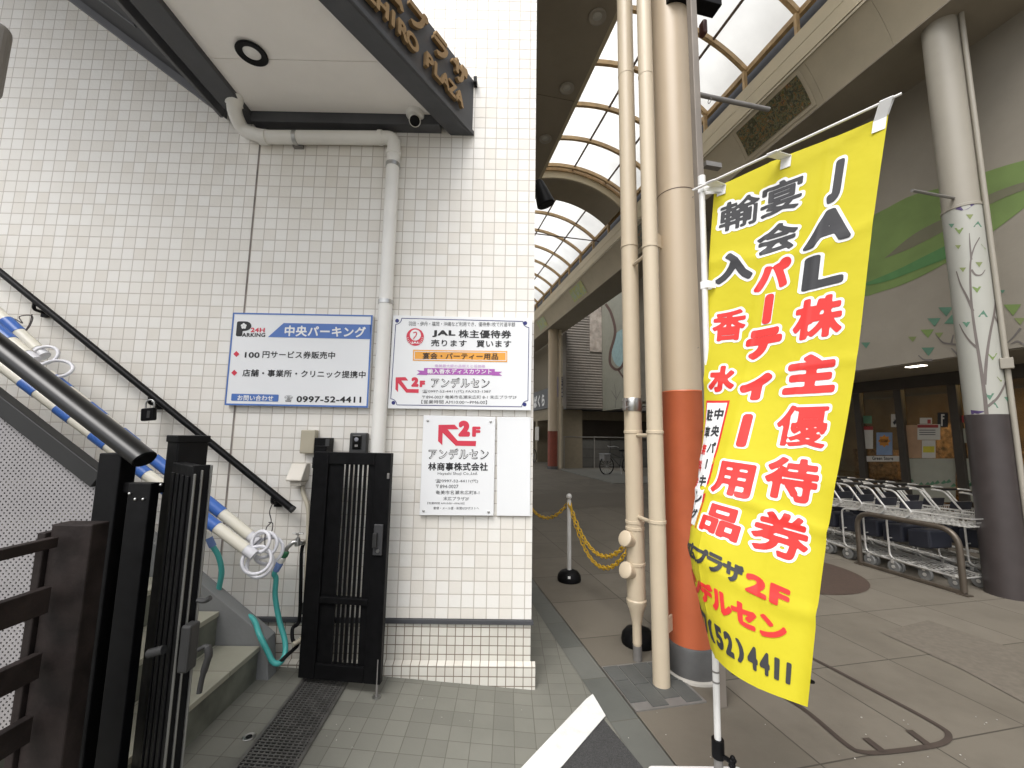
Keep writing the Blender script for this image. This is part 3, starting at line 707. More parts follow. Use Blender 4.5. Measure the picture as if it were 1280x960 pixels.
# ------------------------------------------------------------------ near stair railing with the thick black rail
nr = thing('stair_railing', 'near stair railing: thick black rail above a perforated grey panel', 'railing', at_Y(150,700,1.4))
a, b = at_Y(-600,-34,1.40), at_Y(181,574,1.36); d = (b-a)/np.linalg.norm(b-a)
MB().tube([a,b], .035, 28, flat=(1.15,.84)).build('handrail', pm('satin black rail', (.006,.006,.006), .30, var=.3, scale=12), nr, smooth=True)
MB().tube([b-d*.004,b+d*.003], .031, 28, flat=(1.15,.84)).build('rail_end_cap', M_BLACK, nr)
YP = 1.42
a, b = at_Y(-600,39,YP), at_Y(127,600,YP); d = (b-a)/np.linalg.norm(b-a); n = np.array([-d[2],0,d[0]])
MB().obox((a+b)/2, d*np.linalg.norm(b-a)/2, (0,.02,0), n*.027).build('top_channel', pm('black channel', (.011,.011,.011), .5, var=.2), nr, bevel=.003)
m = pm('perforated sheet', (.27,.258,.262), .45, .0, var=.08, scale=3, dirt=.3, dscale=4)
nd = m.node_tree; L = nd.links.new
ge = nd.nodes.new('ShaderNodeNewGeometry'); mp_ = nd.nodes.new('ShaderNodeMapping'); mp_.inputs['Rotation'].default_value = (0, math.radians(45), 0); mp_.inputs['Scale'].default_value = (1/.0128,)*3
L(ge.outputs['Position'], mp_.inputs['Vector'])
fr = nd.nodes.new('ShaderNodeVectorMath'); fr.operation = 'FRACTION'; L(mp_.outputs[0], fr.inputs[0])
sb = nd.nodes.new('ShaderNodeVectorMath'); sb.operation = 'SUBTRACT'; sb.inputs[1].default_value = (.5,.5,.5); L(fr.outputs[0], sb.inputs[0])
ml = nd.nodes.new('ShaderNodeVectorMath'); ml.operation = 'MULTIPLY'; ml.inputs[1].default_value = (1,0,1); L(sb.outputs[0], ml.inputs[0])
ln = nd.nodes.new('ShaderNodeVectorMath'); ln.operation = 'LENGTH'; L(ml.outputs[0], ln.inputs[0])
gt = nd.nodes.new('ShaderNodeMath'); gt.operation = 'GREATER_THAN'; gt.inputs[1].default_value = .235; L(ln.outputs['Value'], gt.inputs[0])
L(gt.outputs[0], nd.nodes['Principled BSDF'].inputs['Alpha'])
ptop = [at_Y(-600,46,YP), at_Y(121,607,YP)]; pb = [ptop[1]-np.array([0,0,.98]), ptop[0]-np.array([0,0,.98])]
MB().prism([ptop[0]+np.array([0,-.002,0]), ptop[1]+np.array([0,-.002,0]), pb[0]+np.array([0,-.002,0]), pb[1]+np.array([0,-.002,0])], (0,.003,0)).build('perforated_panel', m, nr)
def vpost(parent, name, px, py, Y, hw, hd, rot, mat, ztop=None, cap=False, zb=-.1):
    p = at_Y(px, py, Y); zt = ztop or p[2]; c, s = math.cos(rot), math.sin(rot)
    o = MB().obox((p[0],p[1],(zt+zb)/2), (hw*c,hw*s,0), (-hd*s,hd*c,0), (0,0,(zt-zb)/2)).build(name, mat, parent, bevel=.004)
    if cap: MB().obox((p[0],p[1],zt-.004), ((hw+.004)*c,(hw+.004)*s,0), (-(hd+.004)*s,(hd+.004)*c,0), (0,0,.012)).build('post_cap', M_BLACK, o, bevel=.003)
    return p
vpost(nr, 'post', 149, 566, 1.385, .036, .03, .0, M_BLACK)
# ------------------------------------------------------------------ folded left gate
gt_ = thing('folding_gate', 'black folded gate leaves and post with lever handle, seen edge on at the left', 'gate', at_Y(240,900,1.4))
pc = vpost(gt_, 'gate_post', 236, 547, 1.50, .050, .045, math.radians(-35), M_BLACK, cap=True)
# leaf nearest the camera, from the post towards the viewer
e0 = np.array([pc[0]+.035, pc[1]-.075, 0]); e1 = at_Y(252,582,1.27); d = np.array([e1[0]-e0[0], e1[1]-e0[1], 0]); ld = np.linalg.norm(d); d /= ld; n = np.array([-d[1], d[0], 0])
zt, zb = 1.285, .14
def lbox(parent, name, s0, s1, n0, n1, z0, z1, mat, bev=.002, taper=0.):
    return MB().prism([(*(e0+d*s0+n*n0)[:2],z0), (*(e0+d*s1+n*n0)[:2],z0), (*(e0+d*s1+n*n1)[:2],z0), (*(e0+d*s0+n*n1)[:2],z0)], (0,0,z1-z0)).build(name, mat, parent, bevel=bev)
M_ALU = pm('grey anodised edge', (.16,.16,.15), .35, .5, var=.1, scale=10)
lf = lbox(gt_, 'gate_leaf', 0, ld-.01, -.018, .018, zb, zt, M_BLACK)
lbox(lf, 'edge_channel', ld-.009, ld+.004, -.020, .024, zb, zt+.004, M_BLACK)
lbox(lf, 'edge_strip', ld+.0045, ld+.016, -.019, -.014, zb, zt-.02, M_ALU); lbox(lf, 'edge_strip', ld+.0045, ld+.016, -.002, .003, zb, zt-.01, M_ALU); lbox(lf, 'edge_strip', ld+.0045, ld+.018, .020, .025, zb, zt+.004, M_ALU)
for i in range(4): lbox(lf, 'slat', .02+.055*i, .05+.055*i, -.024, -.0185, zb+.03, zt-.03, M_BLACK)
def on_end(x, y): return at_Y(x, y, 1.25)
h0 = on_end(243, 812)
M_IRON = pm('dark cast iron', (.03,.03,.03), .55, .3, var=.2)
q = MB(); q.tube(spline([on_end(248,812), on_end(258,808), on_end(261,818), on_end(257,832), on_end(252,850), on_end(249,866)], 5), [.006]*6+[.010]*6+[.009]*6+[.007]*8, 10); q.build('lever_handle', M_IRON, lf, smooth=True)
q = MB(); q.tube(spline([on_end(247,750), on_end(256,751), on_end(263,747)], 5), .007, 8); q.build('hook', M_IRON, lf, smooth=True)
p = on_end(236, 808); MB().obox(p, (.014,0,0), (0,.02,0), (0,0,.062)).build('latch_box', M_IRON, lf, bevel=.006)
MB().tube([on_end(186,817), on_end(205,812)], .012, 12).build('bolt', M_IRON, lf, smooth=True)
# narrow leaf behind, folded against the first post
pB = at_Y(180,603,1.36); lz = pB[2]
nl = MB().box(pB[0]-.030,pB[0]+.040,1.34,1.375,.12,lz).build('narrow_leaf', M_BLACK, gt_, bevel=.003)
MB().box(pB[0]-.125,pB[0]+.040,1.375,1.395,lz-.035,lz-.003).build('hinge_bar', M_BLACK, nl, bevel=.002)
for x, y in ((169,624),(179,624),(162,617),(201,606)): MB().ball(at_Y(x,y,1.338), .0045, 6).build('rivet', M_STEEL, nl, smooth=True)
for x, y in ((230,624),(205,846)):
    MB().lathe([(.009,0),(.009,.004),(.004,.005)], at_Y(x,y,1.42), (.3,-1,0), n=14).build('screw', M_GREYM, gt_, smooth=True)
# ------------------------------------------------------------------ dark timber slat fence
M_WOOD = pm('dark brown timber', (.017,.0125,.0115), .6, var=.5, scale=14, bump=.2, bscale=40, dirt=.4, dscale=3, dcol=(.036,.028,.026), spec=.2)
wf = thing('slat_fence', 'dark brown timber slat fence in the near left corner', 'fence', at_Y(92,900,1.12))
pf = at_Y(92, 655, 1.14)
MB().box(pf[0]-.052,pf[0]+.054,1.135,1.185,-.1,pf[2]).build('post', M_WOOD, wf, bevel=.004)
ra, rb = at_Y(74,671,1.12), np.array([-1.02,.42,0.])
rb = np.array([at_Y(0,687,.995)[0], .995, 0]); dr = np.array([rb[0]-ra[0], rb[1]-ra[1], 0]); dr /= np.linalg.norm(dr); nrm = np.array([-dr[1], dr[0], 0]); nrm = nrm if nrm[1] > 0 else -nrm
for ty, by in ((671,684),(733,766),(816,848),(895,928)):
    z1_ = at_Y(74,ty,1.12)[2]; z0_ = at_Y(74,by,1.12)[2]
    s = ra.copy(); e = s+dr*.75
    MB().prism([(s[0],s[1],z0_),(e[0],e[1],z0_),(e[0]+nrm[0]*.022,e[1]+nrm[1]*.022,z0_),(s[0]+nrm[0]*.022,s[1]+nrm[1]*.022,z0_)], (0,0,z1_-z0_)).build('slat', M_WOOD, wf, bevel=.002)
MB().box(pf[0]-.075,pf[0]-.054,1.125,1.165,-.1,pf[2]-.02).build('batten', M_WOOD, wf, bevel=.003)
# ------------------------------------------------------------------ black gate leaf standing open by the wall
gg = thing('slatted_gate_leaf', 'tall black gate leaf with narrow vertical slits, open in front of the tiled wall', 'gate', (-.85,2.32,.12))
A0 = np.array([at_Y(385,700,2.352)[0],2.352,0]); B0 = np.array([at_Y(484,700,2.295)[0],2.295,0]); wd = np.linalg.norm(B0-A0); ex = (B0-A0)/wd; ey = np.array([-ex[1],ex[0],0])
ztp = at_Y(490,566.5,2.295)[2]; zbt = at_Y(478,854,2.295)[2]
def gbox(name, f0, f1, z0, z1, y0=-.018, y1=.018, mat=M_BLACK, parent=gg, bev=.003):
    a, b = A0+ex*wd*f0, A0+ex*wd*f1
    return MB().prism([(*(a+ey*y0)[:2],z0),(*(b+ey*y0)[:2],z0),(*(b+ey*y1)[:2],z0),(*(a+ey*y1)[:2],z0)], (0,0,z1-z0)).build(name, mat, parent, bevel=bev)
hh = ztp-zbt
gbox('stile', 0, .20, zbt, ztp); gbox('stile', .80, 1, zbt, ztp)
gbox('top_rail', .202, .798, ztp-.065, ztp); gbox('bottom_rail', .202, .798, zbt, zbt+.075)
zc_ = zbt+hh*.335
gbox('middle_rail', .202, .798, zc_-.016, zc_+.016)
sx = [.40+.059*i for i in range(6)]; ed = [.2]+sx+[.8]
for i in range(7):
    a = ed[i]+(.0125 if i else .002); b = ed[i+1]-(.0125 if i < 6 else .002)
    for z0_, z1_ in ((zbt+.076, zc_-.0165),(zc_+.0165, ztp-.066)): gbox('slat', a, b, z0_, z1_, -.004, .004, bev=0)
lk = gbox('lock', .845, .955, zbt+hh*.545, zbt+hh*.68, -.032, -.0185, pm('dark grey lock', (.07,.07,.073), .4, .4))
gbox('latch_knob', .85, .90, zbt+hh*.58, zbt+hh*.645, -.05, -.0325, M_IRON, lk, .004); 
MB().lathe([(.009,0),(.009,.004)], A0+ex*wd*.91-ey*.032+np.array([0,0,zbt+hh*.565]), -ey, n=16).build('keyhole', M_STEEL, lk)
gbox('edge_plate', .965, .995, ztp-.135, ztp-.105, -.0225, -.0185, M_GREYM)
p = at_apron(470.5, 872); MB().tube([(p[0],p[1],p[2]+.004),(p[0],p[1],zbt+.12)], .006, 10).build('drop_bolt', M_GREYM, gg, smooth=True)
MB().lathe([(.02,0),(.02,.006),(.012,.008)], (p[0],p[1],p[2]), n=16).build('floor_socket', M_STEEL, gg, smooth=True)
gp_ = thing('gate_post', 'black square post between the open gate leaf and the tiled wall', 'post', (-1.06,2.43,.1))
MB().box(-1.095,-1.03,2.395,2.46,-.02,1.30).build('post', M_BLACK, gp_, bevel=.004); MB().box(-1.099,-1.026,2.391,2.464,1.3005,1.312).build('post_cap', M_BLACK, gp_, bevel=.002)
for z in (.45,1.22): MB().box(-1.09,-1.058,2.362,2.394,z-.03,z+.03).build('hinge', M_IRON, gp_, bevel=.003)
# small boxes on the wall behind the gate
p = aw(387,552,.02); t = thing('switch_box', 'beige switch box on the tiled wall above the gate post', 'switch box', p); MB().box(p[0]-.042,p[0]+.042,2.45,2.4995,p[2]-.068,p[2]+.068).build('cover', pm('beige plastic', (.42,.38,.29), .45, var=.05), t, bevel=.006)
p = aw(404,557,.04); t = thing('black_wall_box', 'plain black box mounted on the wall right of the beige switch box', 'box', p); MB().box(p[0]-.045,p[0]+.045,2.44,2.4995,p[2]-.045,p[2]+.045).build('cover', M_BLACK, t, bevel=.004); MB().box(p[0]+.022,p[0]+.044,2.436,2.4395,p[2]-.040,p[2]+.040).build('side_panel', pm('dark plastic', (.035,.035,.035), .5), t)
p = aw(447.5,554,.04); t = thing('door_phone', 'black door phone with a small camera window above the gate', 'intercom', p); MB().box(p[0]-.050,p[0]+.050,2.455,2.4995,p[2]-.075,p[2]+.060).build('body', pm('dark plastic', (.035,.035,.035), .5), t, bevel=.008)
MB().box(p[0]-.030,p[0]+.022,2.449,2.4545,p[2]-.035,p[2]+.045).build('window', pm('black gloss', (.004,.004,.004), .1), t, bevel=.003)
MB().lathe([(.012,0),(.012,.004),(.006,.006)], (p[0]-.006,2.449,p[2]+.022), (0,-1,0), n=14).build('lens', pm('lens glass', (.25,.25,.28), .1), t, smooth=True)
MB().box(p[0]-.014,p[0]+.004,2.447,2.4485,p[2]-.02,p[2]-.008).build('call_button', M_GREYM, t)
p = aw(374,592,.03); t = thing('outdoor_socket', 'beige hooded outdoor socket left of the gate leaf', 'socket', p)
MB().prism([(p[0]-.045,2.4995,p[2]+.06),(p[0]-.045,2.46,p[2]+.058),(p[0]-.045,2.405,p[2]-.03),(p[0]-.045,2.41,p[2]-.038),(p[0]-.045,2.4995,p[2]-.04)], (.09,0,0)).build('hood', pm('ivory plastic', (.60,.56,.49), .4, var=.04), t, bevel=.007)
MB().box(p[0]-.030,p[0]+.034,2.43,2.4995,p[2]-.066,p[2]-.0405).build('plug', pm('ivory plastic', (.60,.56,.49)), t, bevel=.004)
o = MB().tube(spline([aw(378,603,.02), aw(379,616,.03), aw(385,634,.05), aw(385.5,660,.05), aw(383,720,.05), aw(381,780,.06), aw(378,797,.09), aw(366,806,.14)], 6), .0125, 10).build('cable_conduit', pm('beige conduit', (.47,.43,.34), .5, var=.06), smooth=True); tag(o, 'beige flexible conduit running down the wall beside the gate', 'cable')
o = MB().tube(spline([aw(381,676,.03), aw(377,690,.05), aw(376,730,.06), aw(374,775,.06), aw(366,785,.09), aw(366,800,.11), aw(372,806,.1), aw(360,818,.16), aw(345,832,.2)], 6), .010, 8).build('black_hose', M_BLACK, smooth=True); tag(o, 'thin black hose hanging beside the beige conduit', 'hose')
# tap and turquoise hose
p = aw(377,679,.08); t = thing('water_tap', 'chrome garden tap on the wall with a green hose connector', 'tap', p)
q = MB(); q.tube([p+np.array([.02,.08,0]), p], .012, 12); q.tube(spline([p, p+np.array([-.03,-.02,.012]), p+np.array([-.06,-.03,-.015]), p+np.array([-.068,-.03,-.035])], 5), .011, 12); q.lathe([(.014,-.012),(.016,0),(.012,.03),(.006,.034)], p+np.array([-.018,-.01,.0]), n=14); q.build('body', M_STEEL, t, smooth=True)
q = MB(); c = p+np.array([-.018,-.01,.055]); q.tube([c-np.array([0,0,.02]), c], .004, 8); q.tube([c-np.array([.03,0,0]), c+np.array([.03,0,0])], .005, 8); q.tube([c-np.array([0,.02,0]), c+np.array([0,.02,0])], .005, 8); q.build('handle', M_STEEL, t, smooth=True)
k0 = p+np.array([-.068,-.03,-.035]); dk = np.array([-.45,0,-1.]); dk /= np.linalg.norm(dk)
MB().lathe([(.017,0),(.021,.006),(.021,.026),(.016,.034)], k0, dk, n=16).build('green_connector', pm('green plastic', (.03,.16,.07), .4), t, smooth=True)
MB().lathe([(.015,.034),(.019,.038),(.017,.065),(.014,.068)], k0, dk, n=16).build('white_connector', M_PVC, t, smooth=True)
k1 = k0+dk*.068
M_HOSE = pm('turquoise hose', (.06,.36,.34), .35, var=.08, scale=8)
hs_ = thing('garden_hose', 'turquoise garden hose hanging in loops from the tap behind the stair', 'hose', k1)
k2 = k1+dk*.045
MB().lathe([(.0165,0),(.019,.004),(.016,.046)], k1, dk, n=16).build('blue_coupling', pm('soft blue plastic', (.14,.22,.46), .4), hs_, smooth=True)
pth = [k2-dk*.01, k2+dk*.02, aw(345,724,.1), aw(344,745,.1), aw(349,775,.1), aw(356,800,.12), aw(356,818,.15), aw(349,829,.19), aw(341,827,.2), aw(335,815,.2), aw(325,795,.2), aw(318,776,.13), aw(309,771,.1), aw(300,785,.08), aw(288,800,.07), aw(270,770,.07), aw(273,740,.1), aw(277,715,.12), aw(273,695,.13), aw(266,683,.14), aw(262,676,.15)]
MB().tube(spline(pth, 7), .0135, 12).build('hose', M_HOSE, hs_, smooth=True)
MB().tube([aw(266,683,.14), aw(261,672,.15)], .018, 14).build('blue_coupling', pm('soft blue plastic', (.14,.22,.46)), hs_, smooth=True)
MB().tube([aw(261,672,.15), aw(257,665,.16)], .016, 14).build('white_connector', M_PVC, hs_, smooth=True)
# ------------------------------------------------------------------ drain channel in the forecourt
q = [at_apron(*k) for k in ((386,846),(429,859),(369,957),(300,960))]
dn = q[2]-q[1]; dn = np.array([dn[0],dn[1],0]); 
c0 = (q[0]+q[1])/2; c1 = (q[2]+q[3])/2; dd = c1-c0; dd[2] = 0; dd /= np.linalg.norm(dd); nn = np.array([-dd[1],dd[0],0]); hw = .5*abs((q[1]-q[0])@nn)*1.0
tg = thing('drain_grate', 'long narrow steel drain grating set in the tiled forecourt', 'drain grate', c0)
LG = 1.7
def gpt(s, o, dz): p = c0+dd*s+nn*o; return (p[0], p[1], apron_z(p[0])+dz)
MB().poly([gpt(-.1,-hw-.012,.003),gpt(LG,-hw-.012,.003),gpt(LG,hw+.012,.003),gpt(-.1,hw+.012,.003)]).build('channel', pm('near black drain bed', (.02,.02,.018), .9), tg)  # flat near-black sheet under the grille bars
for s_ in (-1,1): MB().prism([gpt(-.1,s_*hw,.003),gpt(LG,s_*hw,.003),gpt(LG,s_*(hw+.014),.003),gpt(-.1,s_*(hw+.014),.003)], (0,0,.010)).build('edge_bar', pm('worn steel', (.18,.175,.165), .45, .7, var=.2, scale=20), tg)
gr = MB(); n_ = int((LG+.1)/.0165)
for i in range(n_):
    s = -.1+i*.0165; gr.prism([gpt(s,-hw+.001,.005),gpt(s+.006,-hw+.001,.005),gpt(s+.006,hw-.001,.005),gpt(s,hw-.001,.005)], (0,0,.006))
for k in range(9):
    o_ = -hw+2*hw*(k+.5)/9; gr.prism([gpt(-.1,o_-.003,.0045),gpt(LG,o_-.003,.0045),gpt(LG,o_+.003,.0045),gpt(-.1,o_+.003,.0045)], (0,0,.0045))
gr.build('grille', pm('worn steel', (.18,.175,.165), .45, .7), tg)
for s in (.62,1.2): MB().prism([gpt(s-.012,-hw,.004),gpt(s+.012,-hw,.004),gpt(s+.012,hw,.004),gpt(s-.012,hw,.004)], (0,0,.0085)).build('cross_bar', pm('worn steel', (.18,.175,.165)), tg)
p = at_apron(311,921.5); t = thing('floor_socket', 'small round metal socket in the floor left of the drain grating', 'floor socket', p)
MB().lathe([(.012,.001),(.022,.004),(.026,.002)], p, n=20, caps=False).build('ring', M_STEEL, t, smooth=True); MB().lathe([(.001,.0035),(.013,.0035)], p, n=16, caps=False).build('hole', M_BLACK, t)
# rounded grey housing just entering the view at the upper left
t = thing('metal_housing', 'rounded grey brown metal housing at the far upper left edge', 'housing', at_Y(-20,50,1.2))
pa = at_Y(-9,56,1.2); 
MB().box(pa[0]-.32,pa[0],1.2,1.26,pa[2]-.16,pa[2]+.105).build('body', pm('grey brown enamel', (.20,.185,.165), .4, var=.08), t, bevel=.05, seg=5)
MB().box(pa[0]-.31,pa[0]-.018,1.19,1.2,pa[2]-.14,pa[2]+.085).build('face', pm('grey enamel', (.26,.245,.225), .4), t, bevel=.004)
MB().tube([(pa[0]-.2,1.23,pa[2]),(pa[0]-1.9,1.23,pa[2]),(pa[0]-1.9,1.23,0)], .03, 10).build('mounting_post', M_GREYM, t, smooth=True)
# ------------------------------------------------------------------ arcade roof
M_CREAMP = pm('cream painted panel', (.47,.405,.28), .55, var=.05, scale=2, dirt=.15)
M_COVE = pm('grey beige cove panel', (.44,.385,.285), .6, var=.05, scale=2, dirt=.2)
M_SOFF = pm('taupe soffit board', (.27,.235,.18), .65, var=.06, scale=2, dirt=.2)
M_RIB = pm('tan painted steel rib', (.44,.30,.15), .55, var=.2, scale=10, dirt=.4, dcol=(.16,.10,.05))
M_DRIB = pm('brown steel purlin', (.10,.065,.045), .55, var=.2, scale=10)
m = bpy.data.materials.new('translucent roof sheet'); m.use_nodes = True; n = m.node_tree; n.nodes.clear()
o = n.nodes.new('ShaderNodeOutputMaterial'); tr = n.nodes.new('ShaderNodeBsdfTranslucent'); df = n.nodes.new('ShaderNodeBsdfDiffuse'); mx = n.nodes.new('ShaderNodeMixShader'); mx.inputs[0].default_value = .12
tcn = n.nodes.new('ShaderNodeTexCoord'); nz = n.nodes.new('ShaderNodeTexNoise'); nz.inputs['Scale'].default_value = 1.3; nz.inputs['Detail'].default_value = 8; n.links.new(tcn.outputs['Object'], nz.inputs['Vector'])
cr = n.nodes.new('ShaderNodeMapRange'); cr.inputs[1].default_value = .35; cr.inputs[2].default_value = .75; cr.inputs[3].default_value = .84; cr.inputs[4].default_value = .66; n.links.new(nz.outputs[0], cr.inputs[0])
cm = n.nodes.new('ShaderNodeCombineColor'); n.links.new(cr.outputs[0], cm.inputs[0]); n.links.new(cr.outputs[0], cm.inputs[1])
mm = n.nodes.new('ShaderNodeMath'); mm.operation = 'MULTIPLY'; mm.inputs[1].default_value = .965; n.links.new(cr.outputs[0], mm.inputs[0]); n.links.new(mm.outputs[0], cm.inputs[2])
n.links.new(cm.outputs[0], tr.inputs[0]); n.links.new(cm.outputs[0], df.inputs[0]); n.links.new(tr.outputs[0], mx.inputs[1]); n.links.new(df.outputs[0], mx.inputs[2]); n.links.new(mx.outputs[0], o.inputs[0]); M_ROOF = m
VC, VR = 3.2, 2.6; VS = 4.886; VL = 1.87; VZ = 7.27-math.sqrt(VR**2-(VS-VC)**2)
def vz(v, dr=0.): return VZ+math.sqrt((VR+dr)**2-(v-VC)**2)
def varc(dr, v0, v1, n=22):
    a0 = math.acos((v0-VC)/VR); a1 = math.acos((v1-VC)/VR)
    return [(VC+(VR+dr)*math.cos(a0+(a1-a0)*i/n), VZ+(VR+dr)*math.sin(a0+(a1-a0)*i/n)) for i in range(n+1)]
ar = thing('arcade_roof', 'vaulted arcade roof of white translucent sheets on tan ribs, cream side beams', 'arcade roof', W(5,3.4,5.85))
UA, UB = 2.2, 46.
A9, A10 = 9.0, 9.95
for a, b in ((2.6,A9+.02),(A10-.02,UB)):
    g = MB(); P = varc(0, VL, VS); k = len(P); us = np.linspace(a, b, 9)
    g.mesh([W(u,v,z) for u in us for v, z in P], [(i*k+j, i*k+j+1, (i+1)*k+j+1, (i+1)*k+j) for i in range(8) for j in range(k-1)]); g.build('roof_sheet', M_ROOF, ar, smooth=True)
def archbox(name, u0, u1, d0, d1, mat, v0=VL, v1=VS, bev=0.):
    a, b = varc(d0, v0, v1), varc(d1, v0, v1); k = len(a)
    vs = [W(u,v,z) for u in (u0,u1) for P in (a,b) for v, z in P]; fs = []
    for i in range(k-1):
        fs += [(i,i+1,k+i+1,k+i),(2*k+i,3*k+i,3*k+i+1,2*k+i+1),(i,2*k+i,2*k+i+1,i+1),(k+i,k+i+1,3*k+i+1,3*k+i)]
    fs += [(0,k,3*k,2*k),(k-1,3*k-1,4*k-1,2*k-1)]
    return MB().mesh(vs, fs).build(name, mat, ar)
ribs = [4.13+.945*k for k in range(-1,6)]+[11.03+1.035*k for k in range(-1,28)]
for u in ribs: archbox('rib', u-.03, u+.03, -.085, -.004, M_RIB)
for v in (2.55,3.4,4.27):
    for a, b in ((2.6,A9),(A10,UB)):
        MB().tube([W(a,v,vz(v,-.03)), W(b,v,vz(v,-.03))], .022, 8).build('purlin', M_DRIB, ar)
archbox('cross_arch', A9, A10, -.27, .03, M_CREAMP, v0=VL, v1=VS)
archbox('arch_lining', A9+.03, A10-.03, -.285, -.271, M_SOFF)
archbox('arch_trim', A9-.035, A9-.002, -.10, -.02, M_RIB); 
MB().tube([W(10.7,VL,7.0), W(10.7,4.85,7.0)], .016, 8).build('tie_rod', M_DRIB, ar)
for sd_, vv in ((1, VS),):
    MB().ubox(UA,UB,vv-.03,vv+.035,7.18,7.265).build('gutter_rail', M_RIB, ar)
    MB().ubox(UA,UB,vv+.10,vv+.3,6.8,7.3).build('gutter', M_CHAR, ar)
    for u in ribs: MB().ubox(u-.02,u+.02,4.80,4.86,6.86,7.2).build('rail_bracket', M_RIB, ar)
for z0_, z1_ in ((6.445,6.655),(6.663,6.872)): MB().ubox(UA,UB,4.79,4.98,z0_,z1_).build('side_beam', M_CREAMP, ar)
MB().ubox(UA,UB,4.80,4.99,6.40,6.438).build('beam_lip', M_COVE, ar)
cov = []
for i in range(11):
    t = i/10; a, b, c_ = np.array([4.815,6.40]), np.array([4.985,6.19]), np.array([5.105,5.862]); cov.append((1-t)**2*a+2*t*(1-t)*b+t*t*c_)
def cove_at(t): a, b, c_ = np.array([4.815,6.40]), np.array([4.985,6.19]), np.array([5.105,5.862]); return (1-t)**2*a+2*t*(1-t)*b+t*t*c_
cu_ = [2.2, 3.22, 4.06, 5.40, 6.6, 8.06, 9.4]+[9.4+2.05*k for k in range(1,18)]
def shell(rows_uv, u0, u1, th):
    """closed curved panel between two stations of the arcade; th grows it away from the viewer"""
    k = len(rows_uv); back = []
    for i, p in enumerate(rows_uv):
        t = np.array(rows_uv[min(i+1,k-1)])-np.array(rows_uv[max(i-1,0)]); n_ = np.array([-t[1], t[0]]); n_ /= np.linalg.norm(n_); n_ = n_ if n_[0] > 0 else -n_; back.append(np.array(p)+n_*th)
    ring = [tuple(p) for p in rows_uv]+[tuple(p) for p in back[::-1]]; m = len(ring)
    vs = [W(u,p[0],p[1]) for u in (u0,u1) for p in ring]
    g = MB(); g.mesh(vs, [(i,(i+1)%m,m+(i+1)%m,m+i) for i in range(m)]+[(i,i+1,m-2-i,m-1-i) for i in range(k-1)]+[(m+i,m+i+1,2*m-2-i,2*m-1-i) for i in range(k-1)]); return g
for a, b in zip(cu_[:-1], cu_[1:]):
    shell(cov, a+.0015, b-.0015, .01).build('cove_panel', M_COVE, ar, smooth=True)
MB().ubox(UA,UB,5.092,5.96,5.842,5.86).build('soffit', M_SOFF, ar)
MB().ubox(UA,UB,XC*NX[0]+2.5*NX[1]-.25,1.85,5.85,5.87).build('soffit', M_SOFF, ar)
for u in np.arange(2.9, 30, 1.9): MB().ubox(u-.003,u+.003,.4,1.849,5.8475,5.8495).build('soffit_joint', M_DRIB, ar)
MB().ubox(UA,UB,1.852,1.90,5.85,7.52).build('side_beam', M_CREAMP, ar)
for u, nth in zip((3.66,4.61,5.56,6.51,7.46,8.41), ('nearest','second nearest','third','fourth','fifth','farthest')):
    c = W(u,1.672,5.85); t = thing('arcade_downlight', nth+' round downlight in the row on the dark left soffit of the arcade', 'ceiling light', c, 'downlights of the left arcade soffit')
    MB().lathe([(.04,-.002),(.092,-.004),(.095,-.022),(.082,-.026),(.05,-.012)], c, n=28, caps=False).build('trim_ring', pm('taupe metal', (.33,.30,.25), .4), t, smooth=True)
    MB().lathe([(.05,-.012),(.001,-.016)], c, n=20, caps=False).build('lens', pm('dim lens', (.45,.44,.40), .25), t, smooth=True)
# pictures set in the cove
def picture_mat(name, cols, scale):
    m = bpy.data.materials.new(name); m.use_nodes = True; n = m.node_tree; b = n.nodes['Principled BSDF']; b.inputs['Roughness'].default_value = .3
    ge = n.nodes.new('ShaderNodeNewGeometry'); wv = n.nodes.new('ShaderNodeTexNoise'); wv.inputs['Scale'].default_value = scale; wv.inputs['Detail'].default_value = 6; wv.inputs['Distortion'].default_value = 2.5
    n.links.new(ge.outputs['Position'], wv.inputs['Vector'])
    cr = n.nodes.new('ShaderNodeValToRGB'); e = cr.color_ramp.elements
    while len(e) < len(cols): e.new(.5)
    for i, c in enumerate(cols): e[i].position = .3+.42*i/(len(cols)-1); e[i].color = tuple(c)+(1,)
    n.links.new(wv.outputs[0], cr.inputs[0]); n.links.new(cr.outputs[0], b.inputs['Base Color']); return m
PA = picture_mat('dark mottled picture', [(.01,.02,.015),(.05,.08,.03),(.10,.06,.03),(.015,.04,.04),(.22,.19,.11),(.03,.07,.02),(.34,.15,.06),(.012,.015,.012),(.3,.28,.2)], 9)
PB = picture_mat('pale green picture', [(.32,.36,.28),(.36,.38,.28),(.30,.42,.22),(.45,.42,.10),(.22,.32,.20),(.35,.36,.28)], 2.4)
def cove_pic(u0, u1, mat, label):
    t = thing('picture_panel', label, 'picture', W((u0+u1)/2,4.95,6.1), 'pictures along the arcade cove')
    def surf(a, b, t0, t1, off, nm, mt):
        ts = np.linspace(t0, t1, 9); P = []
        for k in ts:
            p = cove_at(k); q = cove_at(min(1,k+.02))-cove_at(max(0,k-.02)); nn_ = np.array([q[1],-q[0]]); nn_ /= np.linalg.norm(nn_); nn_ = nn_ if nn_[0] < 0 else -nn_
            P.append(p+nn_*off)
        return shell(P, a, b, .004).build(nm, mt, t, smooth=True)
    surf(u0-.05,u1+.05,.06,.93,.008,'frame',M_COVE); surf(u0,u1,.12,.84,.016,'picture',mat)
cove_pic(4.20,5.33,PA,'dark densely patterned picture panel in the cove above the banner')
cove_pic(8.14,9.3,PA,'dark picture panel in the cove seen between the beige pipes')
cove_pic(12.1,13.2,PB,'pale picture panel with yellow and green marks high in the far cove')
